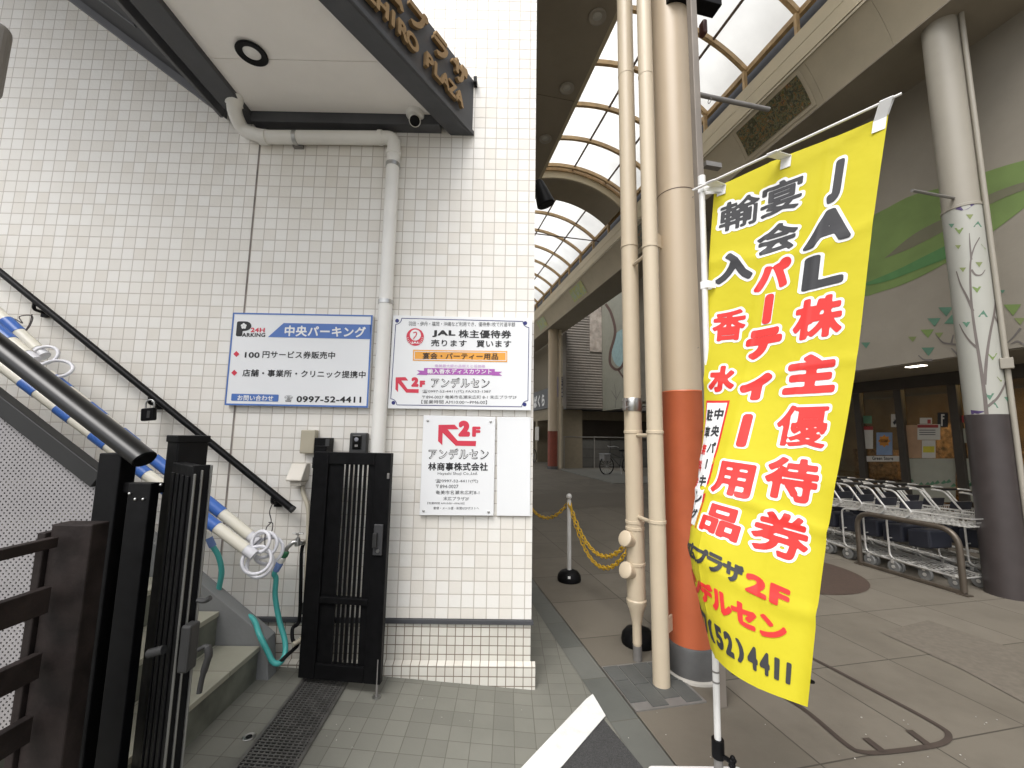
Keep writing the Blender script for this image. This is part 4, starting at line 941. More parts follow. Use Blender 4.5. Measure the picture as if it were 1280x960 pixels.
cove_pic(16.3,17.4,PB,'farthest small green picture panel in the cove by the building corner')
# black speaker at the building corner
p = at_Y(678,243,3.3); t = thing('wall_speaker', 'black speaker hanging at the corner of the tiled building under the arcade', 'speaker', p)
dS = np.array([.35,.1,-.93]); dS /= np.linalg.norm(dS)
MB().lathe([(.03,-.12),(.045,-.10),(.060,-.02),(.078,.09),(.070,.10)], p, dS, n=18).build('body', M_BLACK, t, smooth=True)
MB().tube([p-dS*.10, at_Y(668,231,3.35), at_Y(660,231,3.4)], .018, 8).build('bracket', M_BLACK, t, smooth=True)
# ------------------------------------------------------------------ beige and red arcade column with its conduits
M_BEIGE = pm('beige enamel', (.53,.43,.31), .4, var=.03, scale=2, dirt=.12, dcol=(.40,.32,.23))
M_BEIGE2 = pm('cream pipe paint', (.58,.49,.36), .42, var=.04, scale=4, dirt=.2, dscale=4, dcol=(.42,.34,.24))
M_REDC = pm('red orange column paint', (.54,.135,.055), .45, var=.06, scale=4, dirt=.25, dscale=5, dcol=(.36,.075,.035))
UC, VCc, RC = 2.38, 1.655, .128
col = thing('arcade_column', 'round arcade column, beige above and red orange below, beside the yellow banner', 'column', W(UC,VCc,0))
c = W(UC,VCc,0)
MB().lathe([(RC,1.68),(RC,7.2)], c, n=40).build('shaft', M_BEIGE, col, smooth=True)
MB().lathe([(RC+.0015,.17),(RC+.0015,1.672),(RC+.004,1.678),(RC,1.685)], c, n=40).build('red_sleeve', M_REDC, col, smooth=True)
MB().lathe([(RC+.014,.012),(RC+.014,.165),(RC+.006,.178)], c, n=40).build('base_collar', pm('dark grey collar', (.085,.085,.085), .55, var=.15, dirt=.4, dcol=(.2,.19,.17)), col, smooth=True)
MB().lathe([(RC+.035,0),(RC+.032,.012),(RC+.014,.016)], c, n=40).build('footing', pm('pale mortar', (.45,.43,.39), .8), col, smooth=True)
MB().lathe([(RC+.0012,3.02),(RC+.0012,3.026)], c, n=40, caps=False).build('seam', M_DRIB, col)
cu0, cv0 = uv(at_z(901,882))
for k, (du, dv, wd_) in enumerate(((.0,.0,.022),(.06,.045,.018))):
    MB().ubox(cu0+du-wd_,cu0+du+wd_,cv0+dv-wd_,cv0+dv+wd_,0,7.0).build('conduit', pm('grey brown channel', (.24,.21,.18), .5, .2, var=.1, scale=5), col, bevel=.004)
for z in (1.2,2.1,3.05): MB().ubox(cu0-.01,cu0+.03,VCc+.10,cv0+.05,z,z+.03).build('conduit_strap', M_GREYM, col)
for x, y in ((862,247),(868,434)):
    p = at_u(x, y, UC-.10); MB().tube(spline([p+np.array([.0,.03,.02]), p, p+np.array([.004,-.02,-.012]), p+np.array([.016,-.02,-.005])], 4), .003, 6).build('hook', M_GREYM, col, smooth=True)
pa = at_v(872,118,VCc+.24); o = MB().tube([pa, pa+NX*.62], .0175, 12).build('banner_arm', M_GREYM, col, smooth=True)
pr_ = pa+NX*.10-np.array([0,0,.03]); MB().tube(arc(pr_, .018, 0, 2*math.pi, 16, AX, (0,0,1))[:-1], .0025, 6, closed=True).build('ring', M_GREYM, o, smooth=True)
p = at_v(879,36,VCc+.26); MB().obox(p, AX*.03, NX*.018, (0,0,.055)).build('sensor', pm('brown red plastic', (.08,.03,.025), .4), col, bevel=.012, seg=3)
pa = at_v(870,3,VCc+.12); MB().obox(pa-NX*.02, NX*.19, AX*.05, (0,0,.032)).build('lamp_bracket', M_BLACK, col, bevel=.004)
MB().tube(spline([W(UC-.13,VCc+.03,1.43)+k for k in (np.zeros(3), -AX*.025, -AX*.025-np.array([0,0,.07]), -np.array([0,0,.07]))], 3), .004, 6).build('cleat', M_GREYM, col, smooth=True)
# two beige rain pipes in front of the column
def bands(parent, c, r, zs, nm='band', mat=None, h=.010, e=.004):
    for z in zs: MB().lathe([(r,z-h),(r+e,z-h*.8),(r+e,z+h*.8),(r,z+h)], c, n=24, caps=False).build(nm, mat or M_BEIGE2, parent, smooth=True)
U1, V1, R1 = 2.55, 1.388, .057
pl_ = thing('thick_rain_pipe', 'thicker cream rain pipe with capped branches and a tapered foot', 'pipe', W(U1,V1,0)); c = W(U1,V1,0)
zt_ = at_u(793,752,U1)[2]; z2 = at_u(793,779,U1)[2]
MB().lathe([(R1,zt_),(R1,6.9)], c, n=28).build('tube', M_BEIGE2, pl_, smooth=True)
MB().lathe([(.024,.0),(.024,.10),(.028,.10),(.028,z2-.02),(.030,z2),(.046,zt_-.05),(R1+.004,zt_-.012),(R1+.006,zt_+.012),(R1,zt_+.02)], c, n=24).build('tapered_foot', M_BEIGE2, pl_, smooth=True)
MB().lathe([(.027,0),(.027,.09)], c, n=16).build('foot_stub', M_GREYM, pl_, smooth=True)
bands(pl_, c, R1, [at_u(789,y,U1)[2] for y in (309,540,652,660,704)])
bands(pl_, c, R1, [at_u(785,96,U1)[2]], h=.006, e=.002)
zc1 = at_u(789,506,U1)[2]
o = MB().lathe([(R1+.004,zc1-.043),(R1+.006,zc1-.04),(R1+.006,zc1+.04),(R1+.004,zc1+.043)], c, n=28).build('steel_clamp', M_STEEL, pl_, smooth=True)
dcl = -NX*.9-AX*.45; dcl /= np.linalg.norm(dcl)
MB().obox(c+dcl*(R1+.018)+np.array([0,0,zc1]), dcl*.020, np.cross(dcl,(0,0,1))*.012, (0,0,.04)).build('clamp_lug', M_STEEL, o, bevel=.002)
for dz in (-.022,.022): MB().lathe([(.007,-.022),(.007,.022)], c+dcl*(R1+.024)+np.array([0,0,zc1+dz]), np.cross(dcl,(0,0,1)), n=8).build('bolt', M_GREYM, o)
for y in (672,711):
    zz = at_u(775,y,U1)[2]; q0 = c+np.array([0,0,zz-.035]); dn_ = (-NX*.85-AX*.3+np.array([0,0,.35])); dn_ /= np.linalg.norm(dn_)
    MB().lathe([(.040,.0),(.042,.085),(.050,.09),(.050,.105),(.040,.112)], q0, dn_, n=24).build('branch_cap', M_BEIGE2, pl_, smooth=True)
U2, V2, R2 = 2.28, 1.385, .0475
ps_ = thing('slim_rain_pipe', 'slimmer cream rain pipe standing in the slate drain cover', 'pipe', W(U2,V2,0)); c2 = W(U2,V2,0)
MB().lathe([(R2,.0),(R2,6.9)], c2, n=28).build('tube', M_BEIGE2, ps_, smooth=True)
bands(ps_, c2, R2, [at_u(813,y,U2)[2] for y in (309,540,652)]); bands(ps_, c2, R2, [at_u(810,96,U2)[2]], h=.006, e=.002)
for y in (309,540,652):
    z = at_u(803,y+4,U2)[2]; a, b = c+np.array([0,0,z]), c2+np.array([0,0,z]); MB().tube([a,b], .012, 8).build('pipe_tie', M_BEIGE2, ps_, smooth=True)
for y in (295,788):
    z = at_u(840,y,U2)[2]; MB().obox((c2+W(UC,VCc-RC,0))/2+np.array([0,0,z]), (W(UC,VCc-RC,0)-c2)/2, np.cross((W(UC,VCc-RC,0)-c2)/np.linalg.norm(W(UC,VCc-RC,0)-c2),(0,0,1))*.005, (0,0,.045)).build('column_strap', M_BEIGE2, ps_, bevel=.002)
# ------------------------------------------------------------------ chain stands
M_YEL = pm('yellow plastic chain', (.62,.38,.02), .4, var=.06)
M_POST = pm('pale grey plastic post', (.55,.54,.52), .45, var=.05, dirt=.2)
STN = []
def stand(u, v, label):
    c = W(u,v,0); t = thing('chain_stand', label, 'chain stand', c, 'chain stands in the arcade mouth')
    MB().lathe([(.11,0),(.115,.02),(.108,.055),(.085,.085),(.045,.10),(.025,.102)], c, n=28).build('base', M_BLACK, t, smooth=True)
    MB().lathe([(.021,.10),(.021,.755),(.017,.765)], c, n=16).build('pole', M_POST, t, smooth=True)
    MB().ball(c+np.array([0,0,.792]), .029, 8).build('knob', M_POST, t, smooth=True)
    d = CAM-c; d[2] = 0; d /= np.linalg.norm(d)
    MB().obox(c+d*.107+np.array([0,0,.06]), np.cross(d,(0,0,1))*.012, d*.004, (0,0,.010)).build('sticker', M_PWHITE, t)
    STN.append(c+np.array([0,0,.745]))
stand(3.99,1.465,'grey chain stand on a black base between the tiled corner and the pipes')
stand(2.75,1.505,'chain stand half hidden behind the two beige pipes')
pp = at_z(650,692); stand(uv(pp)[0],uv(pp)[1],'chain stand mostly hidden behind the tiled building corner')
def chain(a, b, sag, label, L=.046):
    n = 60; P = [a+(b-a)*i/n-np.array([0,0,sag*4*(i/n)*(1-i/n)]) for i in range(n+1)]
    ln_ = sum(np.linalg.norm(P[i+1]-P[i]) for i in range(n)); k = int(ln_/L); mb = MB()
    for i in range(k):
        s = (i+.5)/k; j = min(n-1, int(s*n)); p = P[j]+(P[j+1]-P[j])*(s*n-j); t = P[j+1]-P[j]; t /= np.linalg.norm(t)
        x = np.cross(t,(0,0,1)); x /= np.linalg.norm(x); y = np.cross(t,x)
        if i % 2: x = y
        mb.tube([p+t*.031*math.cos(q)+x*.0155*math.sin(q) for q in np.linspace(0, 2*math.pi, 12)[:-1]], .0048, 6, closed=True)
    return tag(mb.build('plastic_chain', M_YEL, smooth=True), label, 'chain')
chain(STN[0], STN[1], .33, 'yellow plastic chain sagging from the middle stand to the one behind the pipes')
chain(STN[0]-np.array([0,0,.01]), STN[1]-np.array([0,0,.03]), .40, 'second yellow plastic chain hanging just below its twin')
chain(STN[0], STN[2], .24, 'yellow plastic chain running left behind the tiled building corner')
# ------------------------------------------------------------------ yellow banner
FK = .97
fg = np.array([[at_Y(x, y, Y*FK) for x, y, Y in row] for row in FLAG_C])
YPL = 1.70*FK-.015
pt, pbm = at_Y(877,224,YPL), at_Y(898,955,YPL)
bn = thing('banner_flag', 'tall yellow banner with red and black lettering on a white pole', 'banner', (pbm[0],pbm[1],0))
M_CLOTH = bpy.data.materials.new('yellow banner cloth'); M_CLOTH.use_nodes = True
n = M_CLOTH.node_tree; b = n.nodes['Principled BSDF']; b.inputs['Base Color'].default_value = (.66,.58,.03,1); b.inputs['Roughness'].default_value = .65; b.inputs['Specular IOR Level'].default_value = .25
tl = n.nodes.new('ShaderNodeBsdfTranslucent'); tl.inputs[0].default_value = (.62,.51,.016,1); mx = n.nodes.new('ShaderNodeMixShader'); mx.inputs[0].default_value = .22
tcn = n.nodes.new('ShaderNodeTexCoord'); wn = n.nodes.new('ShaderNodeTexNoise'); wn.inputs['Scale'].default_value = 9; wn.inputs['Detail'].default_value = 3; n.links.new(tcn.outputs['Object'], wn.inputs['Vector'])
bp = n.nodes.new('ShaderNodeBump'); bp.inputs['Strength'].default_value = .25; bp.inputs['Distance'].default_value = .02; n.links.new(wn.outputs[0], bp.inputs['Height']); n.links.new(bp.outputs[0], b.inputs['Normal'])
n.links.new(b.outputs[0], mx.inputs[1]); n.links.new(tl.outputs[0], mx.inputs[2]); n.links.new(mx.outputs[0], n.nodes['Material Output'].inputs[0])
_rows = {}
def fbase(s, t):
    return flag_point(fg, s, t)
CRE = ((.165,.012,.0055),(.40,.010,.005),(.60,.02,.003),(.68,.010,.006),(.83,.014,.005))
def fnorm(s, t):
    a = fbase(min(1,s+.01), t)-fbase(max(0,s-.01), t); c = fbase(s, min(1,t+.01))-fbase(s, max(0,t-.01))
    k = np.cross(c, a); k /= np.linalg.norm(k)
    return k
NS, NT = 48, 120
GB = np.zeros((NT+1, NS+1, 3)); GN = np.zeros((NT+1, NS+1, 3))
for j in range(NT+1):
    for i in range(NS+1):
        s, t = i/NS, j/NT; p = fbase(s, t); k = fnorm(s, t)
        r = sum(h*math.exp(-((t+.012*math.sin(s*5+c*9)-c)/w_)**2) for c, w_, h in CRE)
        r += sum(.0035*math.exp(-((s-c)/.012)**2) for c in (.33,.66))
        r += .004*math.sin(9*t+4*s)*math.sin(5*s+2.1*t)+.0025*math.sin(23*t-11*s)*(1-s)
        GB[j, i] = p+k*r; GN[j, i] = k
def fpt_(s, t, off=0.):
    x = min(max(s, 0), 1)*NS; y = min(max(t, 0), 1)*NT; i = min(int(x), NS-1); j = min(int(y), NT-1); a, b = x-i, y-j
    f = lambda G: (1-a)*(1-b)*G[j,i]+a*(1-b)*G[j,i+1]+(1-a)*b*G[j+1,i]+a*b*G[j+1,i+1]
    return f(GB)+f(GN)*off
sgn = 1. if np.mean([GN[j,i]@(CAM-GB[j,i]) for j in range(0,NT,10) for i in range(20,NS,6)]) > 0 else -1.
GN *= sgn
g = MB(); g.mesh(GB.reshape(-1,3), [(j*(NS+1)+i, j*(NS+1)+i+1, (j+1)*(NS+1)+i+1, (j+1)*(NS+1)+i) for j in range(NT) for i in range(NS)])
clo = g.build('cloth', M_CLOTH, bn, smooth=True)
FW, FH = .545, 1.80
M_FRED = pm('banner red', (.64,.024,.02), .6, var=.03); M_FBLK = pm('banner black', (.028,.028,.032), .6, var=.05); M_FWHT = pm('banner white', (.80,.80,.80), .6, var=.02)
inks = {k: Ink() for k in ('red','black','white')}
def fput(ink, ch, s, t, w_, h_, dil, off):
    """one banner letter centred at (s, t); w_ x h_ metres for the bare glyph, grown by dil metres"""
    v0_ = text_mesh(ch)[0]; e = np.ptp(v0_, axis=0); thin = e[0] < .3*e[1]
    ky = h_/max(e[1], 1e-6); kx = ky if thin else w_/max(e[0], 1e-6)
    v, f, mn, mx_ = glyph(ch, round(dil/math.sqrt(kx*ky), 3), 1/32); c = (mn+mx_)/2
    ink.put(v, f, lambda x, y: fpt_(s+(x-c[0])*kx/FW, t-(y-c[1])*ky/FH, off))
def letter(ch, s, t, w_, h_, colr, dil=.006, rim=.009):
    w_ *= 1.05; h_ *= 1.04; dil += .0012
    fput(inks['white'], ch, s, t, w_, h_, dil+rim, .0012); fput(inks[colr], ch, s, t, w_, h_, dil, .0026)
def newcol(*names):
    for n_ in names or ('white','red','black'): inks[n_].cut('column_lettering')
for ch, t, w_, h_, c, d_ in (('J',.076,.105,.100,'black',.0075),('A',.149,.130,.090,'black',.0075),('L',.222,.105,.090,'black',.0085),('株',.305,.140,.118,'red',.0045),('主',.408,.138,.114,'red',.0075),('優',.508,.145,.136,'red',.0016),('待',.612,.140,.132,'red',.0045),('券',.718,.145,.134,'red',.0036)):
    letter(ch, .735, t, w_, h_, c, d_)
newcol()
for ch, t, w_, h_, c, d_ in (('宴',.068,.122,.090,'black',.0014),('会',.138,.120,.084,'black',.003),('パ',.205,.098,.080,'red',.0065),('|',.268,.020,.075,'red',.011),('テ',.335,.100,.085,'red',.009),('ィ',.425,.080,.078,'red',.010),('|',.522,.022,.105,'red',.012),('用',.632,.115,.116,'red',.005),('品',.728,.115,.112,'red',.0046)):
    letter(ch, .415, t, w_, h_, c, d_)
newcol()
for ch, t, w_, h_, c, d_ in (('輸',.070,.118,.092,'black',.0012),('入',.172,.112,.090,'black',.006),('香',.288,.112,.100,'red',.0028),('水',.402,.098,.092,'red',.0055)):
    letter(ch, .165, t, w_, h_, c, d_)
newcol()
def fquad(ink, s0, s1, t0, t1, off, n=14):
    for i in range(n):
        for k in range(3):
            a, b = t0+(t1-t0)*i/n, t0+(t1-t0)*(i+1)/n; sa, sb_ = s0+(s1-s0)*k/3, s0+(s1-s0)*(k+1)/3
            ink.poly([fpt_(sa,a,off),fpt_(sb_,a,off),fpt_(sb_,b,off),fpt_(sa,b,off)])
fquad(inks['red'],.035,.262,.452,.768,.0010); fquad(inks['white'],.050,.247,.458,.762,.0020)
inks['red'].cut('column_lettering')
for i, ch in enumerate('中央パ|キング'): fput(inks['black'], ch, .195, .485+.0415*i, .042, .046 if ch != '|' else .040, .0022, .0030)
for i, ch in enumerate('駐車'): fput(inks['black'], ch, .100, .488+.043*i, .040, .048, .0015, .0030)
for i, ch in enumerate('無料券'): fput(inks['red'], ch, .100, .575+.043*i, .038, .048, .0015, .0030)
newcol()
for ch, s, w_ in (('末',.17,.050),('広',.265,.050),('プ',.355,.048),('ラ',.445,.046),('ザ',.545,.052)): fput(inks['black'], ch, s, .822, w_, .060, .0035, .0026)
for ch, s, w_ in (('2',.660,.044),('F',.775,.042)): fput(inks['red'], ch, s, .826, w_, .056, .0055, .0026)
newcol()
for ch, s, w_ in (('ア',.145,.054),('ン',.255,.054),('デ',.365,.056),('ル',.475,.060),('セ',.60,.064),('ン',.755,.070)): fput(inks['red'], ch, s, .889, w_, .062, .0045, .0026)
newcol()
for i, ch in enumerate('0997(52)4411'): fput(inks['black'], ch, .055+.0725*i, .954, .026, .060, .0042, .0026)
inks['white'].build('white_print', M_FWHT, clo, smooth=True); inks['red'].build('red_print', M_FRED, clo, smooth=True); inks['black'].build('black_print', M_FBLK, clo, smooth=True)
M_POLE = pm('white banner pole', (.72,.71,.69), .35, var=.05, scale=6, dirt=.2, dscale=9, dcol=(.35,.34,.32))
zcl = at_Y(898,935,YPL)[2]; dpl = pt-pbm; at_pl = lambda z: pbm+dpl*(z-pbm[2])/dpl[2]
MB().tube([at_pl(zcl), pt], .0115, 14).build('pole', M_POLE, bn, smooth=True)
MB().tube([at_pl(.05), at_pl(zcl)], .0150, 14).build('lower_pole', M_GREYM, bn, smooth=True)
MB().tube([at_pl(zcl-.03), at_pl(zcl+.03)], .021, 14).build('clamp', M_BLACK, bn, smooth=True)
o = at_pl(zcl-.018); dk_ = np.array([.6,-.8,0]); MB().tube([o, o+dk_*.045], .008, 8).build('clamp_screw', M_BLACK, bn, smooth=True)
q = MB(); 
for k in range(5): q.ball(o+dk_*.05+np.array([.8,.6,0])*.012*math.cos(k*1.257)+np.array([0,0,1])*.012*math.sin(k*1.257), .009, 6)
q.build('clamp_knob', M_BLACK, bn, smooth=True)
for y in (790,839,852): z = at_Y(893,y,YPL)[2]; MB().tube([at_pl(z-.003), at_pl(z+.003)], .0125, 14).build('pole_joint', M_GREYM, bn, smooth=True)
MB().tube([at_pl(pt[2]-.03), at_pl(pt[2]+.012)], .015, 14).build('pole_cap', M_POLE, bn, smooth=True)
rd = fg[0][3]-fg[0][0]; rd[2] = 0; rd /= np.linalg.norm(rd)
r0 = at_pl(pt[2]-.012); 
e0_, e1_ = at_Y(866,238,YPL), at_Y(1127,117,1.24*FK)
MB().tube([e0_, e1_], [.0055, .0045], 10).build('cross_rod', M_POLE, bn, smooth=True)
def strip(pts, wv, nm='fabric_loop'):
    m_ = MB(); w_ = np.array(wv)
    for a, b in zip(pts[:-1], pts[1:]): m_.poly([a-w_, a+w_, b+w_, b-w_])
    return m_.build(nm, M_FWHT, bn, solid=.002)
def rodp(s): return e0_+(e1_-e0_)*s
for s, t_s in ((.105,.045),(.445,.42),(.945,.955)):
    a = fpt_(t_s,.022,.003); b = rodp(s); f_n = GN[2,int(t_s*NS)]
    strip([a, fpt_(t_s,.004,.004), b+f_n*.0075, b+np.array([0,0,.0075]), b-f_n*.0075, fpt_(t_s,.004,-.004), fpt_(t_s,.022,-.004)], rd*.017)
for t_ in (.004,.195):
    a = fpt_(.05, t_+.006, .003); b = at_pl(a[2]); d_ = a-b; d_[2] = 0; d_ /= np.linalg.norm(d_); n_f = np.array([d_[1],-d_[0],0]); n_f = n_f if n_f[1] < 0 else -n_f
    strip([a, b+d_*.012+n_f*.0145, b+n_f*.0155, b-d_*.0155, b-n_f*.0155, b+d_*.012-n_f*.0145, fpt_(.05, t_+.006, -.004)], (0,0,.015))
q0 = [at_Y(812,962,1.66), at_Y(880,948,1.62)]
tk = MB().box(.565,.935,1.40,1.795,.004,.118).build('weight_tank', pm('white tank plastic', (.70,.70,.69), .5, var=.04, dirt=.2), bn, bevel=.018, seg=4)
MB().lathe([(.032,.118),(.032,.135),(.024,.14)], (pbm[0],pbm[1],0), n=20).build('pole_socket', M_BLACK, bn, smooth=True)
# ------------------------------------------------------------------ supermarket building with painted wall
M_MUR = pm('grey painted wall', (.29,.262,.215), .75, var=.06, scale=2, bump=.12, bscale=30, dirt=.22, dscale=1.4, dcol=(.19,.17,.14))
VW = 5.93; UE = 11.2
sb_ = thing('supermarket_building', 'shop building with a grey wall painted with leaves above its glazed front', 'building', W(4,6,0))
MB().ubox(-2,UE,VW,VW+7,2.35,9.).build('upper_wall', M_MUR, sb_)
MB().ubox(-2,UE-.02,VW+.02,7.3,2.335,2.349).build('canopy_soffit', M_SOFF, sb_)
VG = 7.1
M_FRAME = pm('dark brown aluminium', (.07,.06,.05), .45, .4, var=.1)
M_INT = pm('shop interior wall', (.34,.24,.15), .7, var=.35, scale=2)
m = bpy.data.materials.new('shop glass'); m.use_nodes = True; n = m.node_tree; n.nodes.clear()
o = n.nodes.new('ShaderNodeOutputMaterial'); tb = n.nodes.new('ShaderNodeBsdfTransparent'); gl_ = n.nodes.new('ShaderNodeBsdfGlossy'); gl_.inputs['Roughness'].default_value = .03; fz = n.nodes.new('ShaderNodeFresnel'); fz.inputs[0].default_value = 1.5
mx = n.nodes.new('ShaderNodeMixShader'); tb.inputs[0].default_value = (.75,.78,.74,1); n.links.new(fz.outputs[0], mx.inputs[0]); n.links.new(tb.outputs[0], mx.inputs[1]); n.links.new(gl_.outputs[0], mx.inputs[2]); n.links.new(mx.outputs[0], o.inputs[0]); M_GLASS = m
def gm(x): return uv(at_v(1060+x/6.4, 520, VG))[0]
mull = [2.2,2.9]+sorted(gm(x) for x in (858,415,84))+[6.5,7.5,8.5]
MB().ubox(-1,9.5,VG+.03,VG+.034,.12,2.2).build('glass', M_GLASS, sb_)
MB().ubox(-1,9.5,VG-.03,VG+.07,2.16,2.334).build('head_frame', M_FRAME, sb_); MB().ubox(-1,9.5,VG-.03,VG+.07,0,.12).build('sill', M_FRAME, sb_)
for u in mull: MB().ubox(u-.05,u+.05,VG-.02,VG+.06,.12,2.16).build('mullion', M_FRAME, sb_, bevel=.004)
MB().ubox(-1,9.5,10.2,10.3,0,2.33).build('interior_wall', M_INT, sb_); MB().ubox(-1,9.5,VG+.1,10.2,.002,.01).build('interior_floor', pm('shop floor', (.2,.17,.13), .4), sb_)
MB().ubox(9.5,UE-.05,7.1,7.2,0,2.334).build('side_wall', M_SOFF, sb_)
E_WARM = emit('warm lamp', (1,.66,.34), 15.); E_WHITE = emit('cool lamp', (1,.93,.8), 6.)
for u in (3.4,4.6,5.8): MB().ubox(u-.45,u+.45,8.2,8.42,2.318,2.332).build('interior_lamp', E_WARM, sb_)  # shop ceiling lights, widened into panels to brighten the interior
for u, v0_, h_ in ((3.2,8.9,1.5),(4.4,8.8,1.3),(5.5,9.2,1.7),(6.6,8.8,1.2)): MB().ubox(u-.4,u+.4,v0_,v0_+.4,.01,h_).build('shelf', pm('stocked shelf', (.24,.15,.085), .6, var=.8, scale=14), sb_)
MB().ubox(4.55,5.3,VG+.035,VG+.045,.12,.80).build('wood_print', pm('wood grain film', (.16,.06,.025), .5, var=.5, scale=6), sb_)
q = at_v(1145,457.5,6.1); q = at_z(1145,457.5,2.334); t = thing('soffit_light', 'small bright rectangular light in the shop front soffit', 'ceiling light', q)
MB().obox(q-np.array([0,0,.004]), AX*.09, NX*.05, (0,0,.003)).build('lamp', E_WHITE, t); MB().obox(q-np.array([0,0,.0005]), AX*.105, NX*.065, (0,0,.002)).build('frame', M_SOFF, t)
# posters on the glass
M_PAPER = pm('paper', (.55,.53,.48), .6, var=.04); M_PTEAL = pm('green print', (.10,.22,.13), .6, var=.2); M_PYEL = pm('yellow print', (.55,.48,.05), .6); M_PORG = pm('orange star print', (.55,.22,.03), .6, var=.2); M_PSKY = pm('pale blue print', (.20,.28,.42), .6, var=.1); M_PEACH = pm('peach sheet', (.40,.25,.15), .6, var=.1); M_DRED = pm('dark red print', (.32,.04,.04), .6); M_FILM = pm('pale window film', (.34,.34,.28), .6, var=.05, dirt=.2)
def poster(label, x0, y0, x1, y1, mat, subs=(), off=0., nm='poster', cat='poster', grp='notices on the shop window'):
    mp = lambda x, y, o=0.: at_v(1060+x/6.4, 470+y/6.4, VG+.028-off-o)
    a, b, c_, d_ = mp(x0,y0), mp(x1,y0), mp(x1,y1), mp(x0,y1)
    t = thing(nm, label, cat, (c_+d_)/2, grp)
    MB().prism([a+NX*.001, mp(x0+(x1-x0),y0)+NX*.001, c_+NX*.001, d_+NX*.001], -NX*.002).build('sheet', mat, t)
    for nm2, m2_, pts in subs:
        k = Ink(); k.poly([mp(*p, .0018) for p in pts]); k.build(nm2, m2_, t)
    return t, mp
R4 = lambda x0, y0, x1, y1: ((x0,y0),(x1,y0),(x1,y1),(x0,y1))
poster('white notice with a dark red heading, leftmost sheet on the shop window', 95,402,200,582,M_PAPER,(('heading',M_DRED,R4(95,402,200,432)),))
t, mp = poster('white square sticker with a black arrow mark on the window', 345,305,425,408,M_PAPER,(('arrow',M_INK,((358,372),(375,352),(360,345),(385,350),(410,335),(392,362),(412,382),(388,375),(372,392))),))
star = [(290+52*(1 if k % 2 == 0 else .72)*math.cos(k*math.pi/8), 520+52*(1 if k % 2 == 0 else .72)*math.sin(k*math.pi/8)) for k in range(16)]
poster('pale blue poster with an orange star burst', 228,452,355,632,M_PSKY,(('star',M_PORG,star),('caption',M_INK,R4(262,505,318,530))))
poster('white notice with a red heading band in the middle pane', 556,386,738,510,M_PAPER,(('heading',M_DRED,R4(556,390,722,414)),)+tuple(('text_line',M_GREYINK,R4(570,430+18*i,700,436+18*i)) for i in range(3)), .003)
poster('white flyer with a yellow block below the red headed notice', 592,514,700,656,M_PAPER,(('yellow_block',M_PYEL,R4(600,562,692,612)),), .005)
poster('small white card with a dark red picture above the notices', 575,335,672,382,M_PAPER,(('picture',M_DRED,R4(635,348,662,380)),), .003)
poster('large peach coloured sheet behind the red headed notice', 432,392,590,656,M_PEACH)
poster('black card with a white letter shape by the right mullion', 716,292,800,410,M_INK,(('shape',M_PAPER,((745,305),(772,305),(772,318),(757,318),(757,332),(770,332),(770,344),(757,344),(757,400),(745,400))),))
poster('dull pink sheet at the right edge of the window by the column', 872,315,985,372,M_DRED)
poster('pale sheet under the dull pink one by the painted column', 885,420,990,535,M_FILM)
poster('pale green sheet at the upper left of the window', 85,318,190,380,M_PTEAL)
t, mp = poster('white strip with a short black line of lettering across the left pane', 108,640,410,684,M_PAPER)
k = Ink(); v, f = string_mesh('Green Store', .03); a, b = mp(195,672,.002), mp(362,674,.002); k.put(v, f, quad_fn(a, b, a+np.array([0,0,.055]), v.min(0), v.max(0))); k.build('lettering', M_INK, t)
for x0, x1, lb in ((450,862,'wide pale window film with green leaf prints at the foot of the middle pane'),(900,1060,'narrow pale window film with green leaves beside the painted column')):
    lv = []
    for i in range(9):
        cx_, cy_ = x0+30+(x1-x0-60)*((i*.37) % 1), 850+40*((i*.61) % 1); lv.append(('leaf', M_PTEAL, ((cx_,cy_),(cx_+30,cy_-28),(cx_+48,cy_-6),(cx_+20,cy_+6))))
    poster(lb, x0, 660, x1, 1010, M_FILM, tuple(lv), 0., 'window_film', 'window film', None)
# painted leaves, triangles and twigs on the wall
mt = lambda x, y, o=.003: at_v(1080+x/2.4, 160+y/2.4, VW-o)
M_G1 = pm('leaf green paint', (.165,.24,.075), .75, var=.1, scale=4); M_G2 = pm('olive grey paint', (.16,.155,.10), .75, var=.06); M_G3 = pm('deep green paint', (.085,.21,.075), .75, var=.1); M_T1 = pm('teal paint', (.10,.21,.145), .75); M_T2 = pm('lime paint', (.20,.24,.095), .75); M_TW = pm('grey twig paint', (.15,.135,.125), .75); M_VIO = pm('violet paint', (.07,.045,.13), .7)
def spoly(P, n=6): P = [np.array((a, b, 0.)) for a, b in P]; P.append(P[0]); Q = spline(P, n); return [(p[0], p[1]) for p in Q[:-1]]
def mural(nm, pts, mat, o): k = Ink(); k.poly([mt(x, y, o) for x, y in pts]); return k.build(nm, mat, sb_)
mural('painted_leaf', spoly([(-60,400),(0,285),(70,240),(150,200),(260,172),(370,130),(480,97),(600,70),(600,150),(480,240),(385,312),(262,395),(150,455),(60,488),(-20,500)],4), M_G1, .003)
mural('painted_leaf', spoly([(60,392),(150,318),(260,260),(370,202),(480,162),(600,138),(600,152),(480,186),(380,228),(270,292),(150,356)],4), M_G2, .005)
mural('painted_leaf', spoly([(-20,475),(100,425),(200,375),(290,335),(280,375),(160,425),(60,462)],4), M_G3, .006)
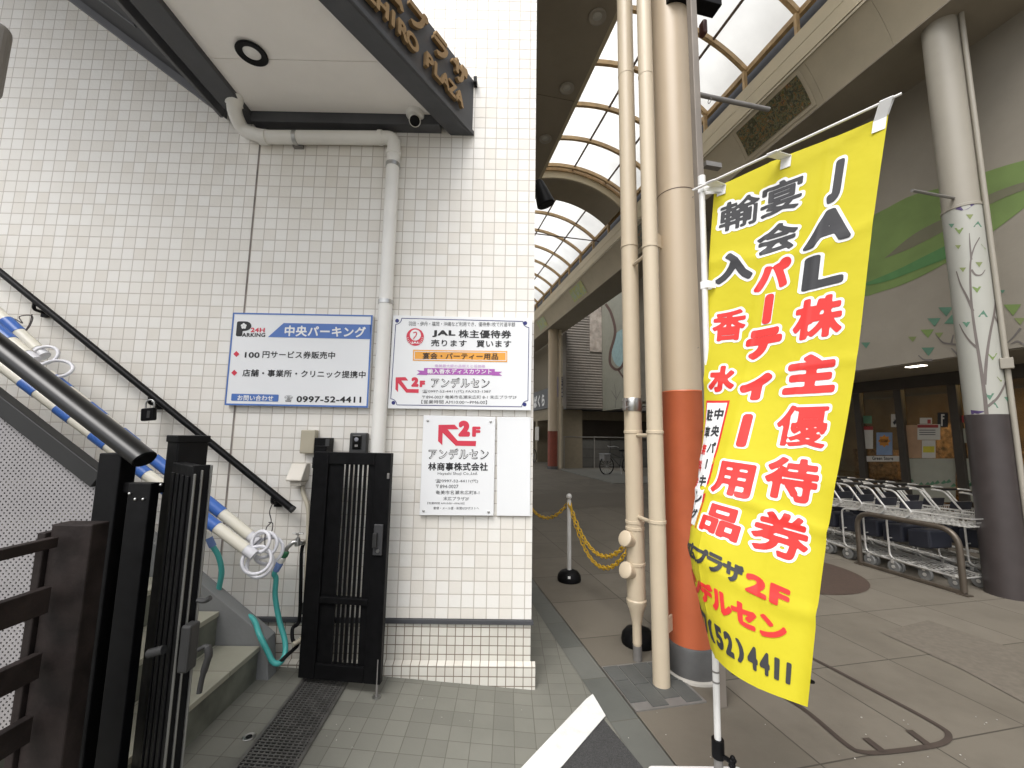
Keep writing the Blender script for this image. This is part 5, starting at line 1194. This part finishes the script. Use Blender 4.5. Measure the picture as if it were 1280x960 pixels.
for x, y, r_, k in ((245,548,22,0),(210,580,20,0),(262,577,22,0),(190,614,20,1),(192,668,20,0),(445,542,27,1),(467,578,17,2),(145,632,13,2),(225,620,13,2),(5,650,14,0),(415,490,8,0),(-20,600,16,0),(-40,690,14,0),(500,600,20,0)):
    up = -1 if (x, y) in ((262,577),) else 1
    mural('painted_triangle', [(x-r_,y-up*r_*.45),(x+r_,y-up*r_*.5),(x+r_*.1,y+up*r_*.8)], (M_T1,M_G1,M_T2)[k], .004)
def ribbon(pts, w0, w1, fn, mat, parent, nm='painted_twig'):
    P = spline([np.array((a, b, 0.)) for a, b in pts], 6); k = Ink(); L = []; R = []
    for i, p in enumerate(P):
        t = P[min(i+1,len(P)-1)]-P[max(i-1,0)]; t /= np.linalg.norm(t); w_ = w0+(w1-w0)*i/(len(P)-1); nn_ = np.array([-t[1],t[0],0])*w_/2; L.append(p+nn_); R.append(p-nn_)
    for i in range(len(P)-1): k.poly([fn(*L[i][:2]), fn(*R[i][:2]), fn(*R[i+1][:2]), fn(*L[i+1][:2])])
    return k.build(nm, mat, parent)
for pts in ([(300,652),(262,648),(235,642),(215,618)],[(262,646),(268,620)],[(205,696),(180,695),(163,682)],[(285,685),(262,660)],[(470,600),(450,625),(430,645)],[(480,650),(460,640),(440,648)]): ribbon(pts, 7, 3, lambda x, y: mt(x, y, .0035), M_TW, sb_)
# ------------------------------------------------------------------ painted arcade column on the right
UG, VGc, RG = 2.93, 5.32, .147
M_GCOL = pm('light grey column paint', (.33,.305,.255), .5, var=.04, scale=2, dirt=.12)
M_WRAP = pm('pale wrap', (.40,.40,.36), .5, var=.03, scale=2, dirt=.1)
gc = thing('painted_column', 'pale round column with a painted tree, grey above and dark purple below', 'column', W(UG,VGc,0)); c = W(UG,VGc,0)
cyz = lambda x, y: float(on_cyl(x, y)[2])
def on_cyl(x, y, o=0.):
    r = ray(x, y); d = r[:2]; p = (CAM-c)[:2]; A_, B_, C_ = d@d, 2*p@d, p@p-(RG+o)**2; D_ = B_*B_-4*A_*C_
    s = (-B_-math.sqrt(max(D_, 0)))/(2*A_); return CAM+r*s
zw = float(on_cyl(1215,255)[2]); zd = float(on_cyl(1240,518)[2])
MB().lathe([(RG-.004,zw),(RG-.004,5.85)], c, n=44).build('upper_shaft', M_GCOL, gc, smooth=True)
MB().lathe([(RG,zd),(RG,zw),(RG-.004,zw+.004)], c, n=44).build('painted_wrap', M_WRAP, gc, smooth=True)
MB().lathe([(RG+.006,0),(RG+.004,zd),(RG,zd+.004)], c, n=44).build('dark_base', pm('dark purple base', (.050,.041,.040), .45, var=.1, dirt=.2), gc, smooth=True)
MB().lathe([(RG-.002,zw-.004),(RG+.006,zw),(RG+.006,zw+.025),(RG-.002,zw+.03)], c, n=44, caps=False).build('band', M_GCOL, gc, smooth=True)
nc = CAM-c; nc[2] = 0; nc /= np.linalg.norm(nc); rc = np.cross((0,0,1), nc); rc = rc if rc@NX > 0 else -rc
pc_ = c+rc*(RG+.016)+nc*.05
MB().tube([pc_+np.array([0,0,.0]), pc_+np.array([0,0,5.84])], .021, 14).build('conduit', M_GCOL, gc, smooth=True)
p = on_cyl(1262,455); p = pc_+np.array([0,0,p[2]]); MB().obox(p+nc*.02, rc*.042, nc*.035, (0,0,.05)).build('junction_box', M_GCOL, gc, bevel=.004)
p = on_cyl(1192,250); MB().tube([p+np.array([0,0,.02]), at_u(1140,238,UG-.25)], .014, 10).build('banner_arm', M_GREYM, gc, smooth=True)
k_ = lambda x, y: on_cyl(1080+x/2.4, 160+y/2.4, .0022)
M_TRK = pm('grey brown tree paint', (.15,.128,.118), .6)
for pts, w0, w1 in (([(368,862),(362,800),(352,730),(341,660),(330,590),(322,520),(319,450),(320,400),(330,360),(347,328)],13,3),([(322,395),(318,350),(316,315)],7,2),([(322,425),(335,440),(352,440),(364,425)],7,2),([(362,770),(368,690),(378,620),(392,550),(396,500),(391,465)],11,3),([(390,560),(402,585),(408,598)],5,2),([(340,660),(318,640),(298,612),(286,588)],8,2),([(327,550),(308,505),(290,470),(277,430)],9,3),([(372,835),(400,810),(420,775),(432,745)],9,4)):
    ribbon(pts, w0, w1, k_, M_TRK, gc, 'painted_branch')
for x, y, r_, q in ((285,307,14,1),(341,290,13,0),(363,354,12,1),(317,265,11,2),(296,424,10,2),(345,408,11,2),(338,483,14,1),(357,559,15,0),(307,588,12,0),(385,684,15,1),(376,804,15,0),(386,830,18,0),(282,356,9,2),(262,292,9,0),(410,752,12,2),(430,812,10,0)):
    up = -1 if (x, y) in ((341,290),(357,559),(386,830)) else 1
    g = Ink(); g.poly([k_(x-r_,y-up*r_*.5), k_(x+r_,y-up*r_*.55), k_(x+r_*.1,y+up*r_*.85)]); g.build('painted_triangle', (M_T1,M_G1,M_T2)[q], gc)
for pts in ([(274,244),(285,232),(305,225),(322,227),(344,226),(325,233),(312,243),(292,248)],[(320,846),(340,848),(364,850),(345,857),(322,859)]):
    g = Ink(); g.poly([k_(*p) for p in pts]); g.build('painted_leaf', M_VIO, gc)
# ------------------------------------------------------------------ trolley rack and trolleys
M_RACK = pm('brown grey rack tube', (.115,.095,.075), .4, .5, var=.15, scale=10)
vr = 4.9; rk = thing('trolley_rack', 'brown metal trolley guard rail with rounded ends standing on the arcade floor', 'rack', W(3.47,vr,0))
MB().tube(fillet([W(3.0,vr,.03), W(3.0,vr,.575), W(3.92,vr,.575), W(3.92,vr,.03)], .17, 8), .026, 14).build('hoop', M_RACK, rk, smooth=True)
MB().ubox(2.985,3.935,vr-.022,vr+.022,.004,.035).build('bottom_rail', M_RACK, rk, bevel=.004)
for u in (3.0,3.92): MB().ubox(u-.045,u+.045,vr-.035,vr+.035,.0,.012).build('foot_plate', M_RACK, rk)
M_CHR = pm('chrome wire', (.72,.71,.68), .32, .6, var=.1, scale=20)
M_GRIP = pm('black grip', (.014,.014,.014), .5); M_WHL = pm('grey wheel', (.16,.16,.155), .6, var=.15); M_SEAT = pm('dark navy seat', (.018,.02,.03), .5)
def make_cart():
    t = thing('shopping_trolley', None, 'shopping trolley', (0,0,0), 'nested shopping trolleys')
    V = lambda x, y, z: np.array([x, y, z])
    fr_ = MB()
    for s in (-1, 1):
        y = .20*s
        fr_.tube(fillet([V(-.06,y,.86),V(.05,y,.86),V(.20,y,.655),V(.145,y,.59),V(-.05,y,.575),V(-.05,y,.145),V(.10,y,.135),V(.52,y*.8,.115)], .06, 5), .0095, 8)
    fr_.tube([V(-.06,-.2,.86),V(-.06,.2,.86)], .0095, 8); fr_.tube([V(-.05,-.2,.35),V(-.05,.2,.35)], .006, 6); fr_.tube([V(.52,-.16,.115),V(.52,.16,.115)], .008, 8); fr_.tube([V(.1,-.19,.135),V(.1,.19,.135)], .008, 8)
    fr_.build('frame', M_CHR, t, smooth=True)
    bk = MB()
    for z, x1_, r_ in ((.665,.64,.006),(.625,.62,.0035),(.59,.60,.006)):
        bk.tube([V(.12,-.19,z),V(x1_,-.15,z+.01),V(x1_,.15,z+.01),V(.12,.19,z)], r_, 6)
    for i in range(12):
        x = .15+.04*i; w_ = .19-.04*(x-.12)/.52
        for s in (-1, 1): bk.tube([V(x,w_*s,.59),V(x,w_*s,.668)], .0028, 5)
        bk.tube([V(x,-w_,.59),V(x,w_,.59)], .0028, 5)
    for i in range(5): y = -.14+.07*i; bk.tube([V(.12,y,.59),V(.61,y*.85,.592)], .0028, 5)
    bk.build('upper_basket', M_CHR, t, smooth=True)
    lb = MB()
    for i in range(6): y = -.16+.064*i; lb.tube([V(-.04,y,.15),V(.50,y*.85,.122)], .003, 5)
    for x in (.2,.35): lb.tube([V(x,-.17,.135),V(x,.17,.135)], .003, 5)
    lb.tube([V(-.03,-.19,.30),V(.48,-.15,.27)], .004, 5); lb.tube([V(-.03,.19,.30),V(.48,.15,.27)], .004, 5)
    lb.build('lower_rack', M_CHR, t, smooth=True)
    MB().tube([V(-.062,-.15,.862),V(-.062,.15,.862)], .0175, 10).build('handle', M_GRIP, t, smooth=True)
    MB().obox((.06,0,.70), (.012,0,.05), (0,.15,0), (.006,0,-.002)).build('seat_flap', M_SEAT, t, bevel=.003)
    MB().obox((.20,0,.40), (.10,0,.01), (0,.15,0), (.0,0,.09)).build('seat_shell', M_SEAT, t, bevel=.02)
    for x, y in ((-.02,.19),(-.02,-.19),(.48,.15),(.48,-.15)):
        wh = MB().lathe([(.02,-.014),(.055,-.016),(.062,-.010),(.062,.010),(.055,.016),(.02,.014)], (x,y,.062), (0,1,0), n=20).build('wheel', M_WHL, t, smooth=True)
        MB().lathe([(.018,-.019),(.018,.019)], (x,y,.062), (0,1,0), n=10).build('hub', M_CHR, wh, smooth=True)
        MB().obox((x-.005,y,.115), (.012,0,0), (0,.021,0), (0,0,.02)).build('fork', M_CHR, wh, bevel=.002)
    return t
proto = make_cart()
ang = math.atan2(-AX[1], -AX[0])
first = True
ordn = ['nearest','second','third','fourth','fifth','sixth','seventh','eighth','ninth','tenth']
for row, v, u0_, n_ in ((0,5.16,3.60,9),(1,5.72,3.02,9)):
    for i in range(n_):
        o = proto if first else copy_tree(proto); first = False
        o.location = W(u0_+.245*i, v, 0); o.rotation_euler = (0,0,ang)
        o['label'] = ('%s trolley from the near end of the front nested row, behind the guard rail' if row == 0 else '%s trolley from the near end of the back row, next to the shop window') % ordn[i]
# brown basket stack / planter seen behind the trolleys
t = thing('floor_mat_board', 'mottled brown board leaning behind the trolleys beside the painted column', 'board', W(3.2,6.2,0))
MB().ubox(2.9,4.0,6.15,6.2,.15,.52).build('panel', pm('mottled brown', (.14,.115,.085), .7, var=.6, scale=9), t, bevel=.01); MB().ubox(2.95,3.0,6.16,6.19,0,.15).build('leg', M_RACK, t); MB().ubox(3.9,3.95,6.16,6.19,0,.15).build('leg', M_RACK, t)
# ------------------------------------------------------------------ far end of the arcade
M_CORR = pm('weathered corrugated steel', (.17,.152,.13), .6, .1, var=.1, scale=3, dirt=.35, dscale=.8, dcol=(.16,.12,.09))
UFAR = 16.6
fb = thing('corrugated_building', 'grey brown corrugated steel building with a set back lower floor at the arcade bend', 'building', W(UFAR,6.8,0))
vs = []; k = 0; g = MB(); n_ = 96
zz0, zz1 = 2.5, 8.
for i in range(n_+1):
    z = zz0+(zz1-zz0)*i/n_; d_ = .02*(i % 2)
    vs += [W(UFAR-d_,5.98,z), W(UFAR-d_,7.62,z)]
g.mesh(vs, [(2*i,2*i+1,2*i+3,2*i+2) for i in range(n_)]); g.build('corrugated_wall', M_CORR, fb)
MB().ubox(UFAR+.005,UFAR+6,5.98,12,2.52,8.).build('body', M_CORR, fb)
MB().ubox(UFAR-.05,UFAR+.004,7.05,7.6,5.0,8.).build('stained_pier', pm('stained concrete', (.34,.30,.26), .8, var=.3, scale=4, dirt=.7, dscale=3, dcol=(.16,.11,.08)), fb)
MB().ubox(UE+.3,UFAR-.03,7.62,7.9,2.45,8.).build('painted_side_wall', pm('pale green grey wall', (.25,.25,.205), .7, var=.06, dirt=.2), fb)
wm = lambda x, y: at_v(x, y, 7.615)
ribbon([(757,380),(764,392),(769,415),(763,440),(763,455),(771,462),(779,455),(786,430)], 3.4, 3.0, wm, pm('brown paint', (.10,.06,.05), .7), fb, 'painted_ring'); ribbon([(772,461),(778,470),(786,478)], 2.2, 2.0, wm, pm('brown paint', (.10,.06,.05)), fb, 'painted_ring')
g = Ink(); g.poly([at_v(x, y, 7.617) for x, y in spoly([(766,425),(772,415),(782,412),(788,430),(784,452),(773,458),(765,445)],4)]); g.build('painted_patch', pm('pale blue paint', (.25,.36,.37), .7), fb)
for pts in ([(769,510),(770,495),(768,480)],[(770,498),(764,488)],[(770,500),(776,488)]): ribbon(pts, .8, .5, wm, pm('grey twig paint', (.24,.215,.20)), fb, 'painted_twig')
MB().ubox(UFAR+1.9,UFAR+2.0,5.98,13,0,2.6).build('lower_wall', pm('brown plaster', (.095,.076,.058), .8, var=.1, scale=2, dirt=.4), fb)
MB().ubox(UFAR,UFAR+2,5.98,12,2.49,2.515).build('overhang_soffit', M_CHAR, fb)
MB().ubox(UE+.1,UFAR+1.8,12.5,12.6,0,3).build('back_wall', pm('brown plaster', (.155,.125,.095)), fb)
bw = thing('block_wall', 'low grey block wall topped by a pale rail below the corrugated building', 'wall', W(17.1,7.5,0))
MB().ubox(17.05,17.2,6.05,10.5,0,1.22).build('blocks', tile_mat('grey blocks', (.12,.117,.105), (.085,.08,.07), (.05,.045,.04), .75, .38, .012, 0, .05, 'XZ', rough=.8, rocky=.5, mdepth=.6, stain=.5), bw)
MB().ubox(16.98,17.03,6.0,10.5,1.30,1.345).build('rail', pm('pale rail', (.25,.235,.21), .5), bw); 
for v in (6.02,7.4,9.0): MB().ubox(16.99,17.03,v-.02,v+.02,0,1.30).build('rail_post', pm('pale rail', (.40,.38,.34)), bw)
fa = thing('far_shop_row', 'beige shop front with a wide grey name board beyond the far column', 'building', W(17.5,5.95,0))
VF = 5.95
M_FAR = pm('beige render', (.25,.21,.145), .75, var=.06, dirt=.25)
MB().ubox(17.0,17.9,VF,VF+.9,0,2.62).build('corner_pier', M_FAR, fa)
MB().ubox(17.92,45,VF+.01,VF+6,2.1,2.62).build('lintel', M_FAR, fa); MB().ubox(17.05,45,VF-.0+.03,VF+6,2.625,9).build('upper_wall', M_COVE, fa)
MB().ubox(18.2,45,VF+.8,VF+.9,0,2.1).build('shop_window', pm('dim shop glass', (.10,.095,.08), .2), fa)
for u in np.arange(18.6,44,2.4): MB().ubox(u,u+.35,VF+.02,VF+.8,0,2.1).build('pier', M_FAR, fa)
p0, p1, p2, p3 = (at_v(x, y, VF-.06) for x, y in ((664,488.5),(683,484),(683,503),(664,509)))
t = thing('shop_name_board', 'wide grey name board with white characters beyond the far column', 'sign', (p2+p3)/2)
ub0, ub1 = 18.6, 24.; zb0, zb1 = p2[2]-.02, p1[2]
MB().ubox(ub0,ub1,VF-.06,VF+.02,2.66,3.62).build('board', pm('grey board', (.10,.105,.115), .5, var=.05), t)
k = Ink()
for i, ch in enumerate('さ・ぱくら'):
    v, f, mn, mx_ = glyph(ch, .06); s_ = .62; u_ = 22.6-.72*i
    k.put(v, f, lambda x, y: W(u_-(x-.5)*s_, VF-.064, 2.86+y*s_))
k.build('lettering', M_PWHITE, t)
t = thing('blue_shop_sign', 'small blue projecting sign with white vertical lettering beside the far column', 'sign', W(17.2,5.75,2.9))
pA, pB = at_u(698,471,17.1), at_u(709.5,496.5,17.1); va, vb = uv(pA)[1], uv(pB)[1]
MB().ubox(17.1,17.25,va,vb,pB[2],pA[2]).build('board', pm('blue board', (.02,.03,.17), .4), t); MB().ubox(17.14,17.2,vb,VF+.05,pB[2]+.2,pB[2]+.26).build('bracket', M_GREYM, t)
k = Ink()
for i, ch in enumerate('コーポ末広'):
    v, f, mn, mx_ = glyph(ch, .06); hh_ = (pA[2]-pB[2])*.155; k.put(v, f, lambda x, y: W(17.095, va+(vb-va)*.5+(x-.5)*hh_*1.1, pA[2]-(i+1)*hh_*1.18+y*hh_))
k.build('lettering', M_PWHITE, t)
fc = thing('far_column', 'distant arcade column, beige above and faded red below, with a side pipe', 'column', W(16.6,5.38,0)); c = W(16.6,5.38,0)
MB().lathe([(.20,1.55),(.20,5.85)], c, n=28).build('shaft', M_BEIGE, fc, smooth=True); MB().lathe([(.205,.12),(.205,1.55)], c, n=28).build('red_sleeve', pm('faded red paint', (.24,.055,.03), .55, var=.15, dirt=.4), fc, smooth=True); MB().lathe([(.215,0),(.215,.12)], c, n=28).build('base_collar', pm('dark grey collar', (.085,.085,.085)), fc, smooth=True)
MB().lathe([(.07,0),(.07,5.85)], W(16.5,5.66,0), n=14).build('side_pipe', M_BEIGE2, fc, smooth=True)
def bicycle(u, v, head, label, colr):
    t = thing('bicycle', label, 'bicycle', W(u,v,0)); hx = np.array([math.cos(head),math.sin(head),0]); hy = np.array([-hx[1],hx[0],0]); o = W(u,v,0)
    P = lambda x, y, z: o+hx*x+hy*y+np.array([0,0,z])
    for x in (-.52,.52):
        w_ = MB().tube(arc(P(x,0,.33), .31, 0, 2*math.pi, 28, hx, (0,0,1))[:-1], .02, 8, closed=True).build('wheel', M_BLACK, t, smooth=True)
        s_ = MB(); [s_.tube([P(x,0,.33), P(x,0,.33)+.3*(hx*math.cos(a)+np.array([0,0,1])*math.sin(a))], .0025, 4) for a in np.linspace(0, 2*math.pi, 15)[:-1]]; s_.build('spokes', M_STEEL, w_)
    f_ = MB()
    for a, b in (((-.52,0,.33),(-.08,0,.30)),((-.52,0,.33),(-.18,0,.72)),((-.08,0,.30),(-.2,0,.82)),((-.08,0,.30),(.38,0,.72)),((-.15,0,.60),(.36,0,.78)),((.52,0,.33),(.36,0,.86)),((.36,0,.84),(.33,0,1.0))): f_.tube([P(*a),P(*b)], .016, 8)
    f_.build('frame', colr, t, smooth=True)
    MB().tube(spline([P(.18,-.27,.98),P(.30,-.2,1.02),P(.34,0,1.0),P(.30,.2,1.02),P(.18,.27,.98)], 4), .012, 8).build('handlebar', M_STEEL, t, smooth=True)
    MB().obox(P(-.22,0,.86), hx*.13, hy*.07, (0,0,.03)).build('saddle', M_BLACK, t, bevel=.025)
    MB().tube(fillet([P(.45,-.15,.75),P(.75,-.15,.75),P(.75,.15,.75),P(.45,.15,.75)], .04), .008, 6, closed=True).build('basket_rim', M_STEEL, t, smooth=True); MB().obox(P(.6,0,.62), hx*.13, hy*.14, (0,0,.11)).build('basket', M_GREYM, t)
    MB().tube([P(-.1,.03,.30),P(-.05,.12,.02)], .008, 6).build('kickstand', M_STEEL, t, smooth=True)
bicycle(14.1,7.05,math.atan2(NX[1],NX[0])+math.pi+.25,'black bicycle parked by the block wall behind the beige pipes',pm('black bike paint', (.015,.015,.016), .4))
bicycle(21.0,5.55,math.atan2(AX[1],AX[0])+.2,'silver bicycle parked in front of the far beige shop',pm('silver bike paint', (.3,.3,.29), .35, .5))
t = thing('shop_notice', 'white notice on the window of the far beige shop', 'notice', W(21,6.0,1.2)); MB().ubox(20.6,21.3,VF-.02,VF-.005,1.1,1.8).build('sheet', M_PAPER, t)
# end of the street, closes the view
ed = thing('end_building', 'plain beige building closing the far end of the arcade', 'building', W(46,4,0)); MB().ubox(46,50,-4,14,0,9).build('wall', M_FAR, ed)
bpy.context.view_layer.update()
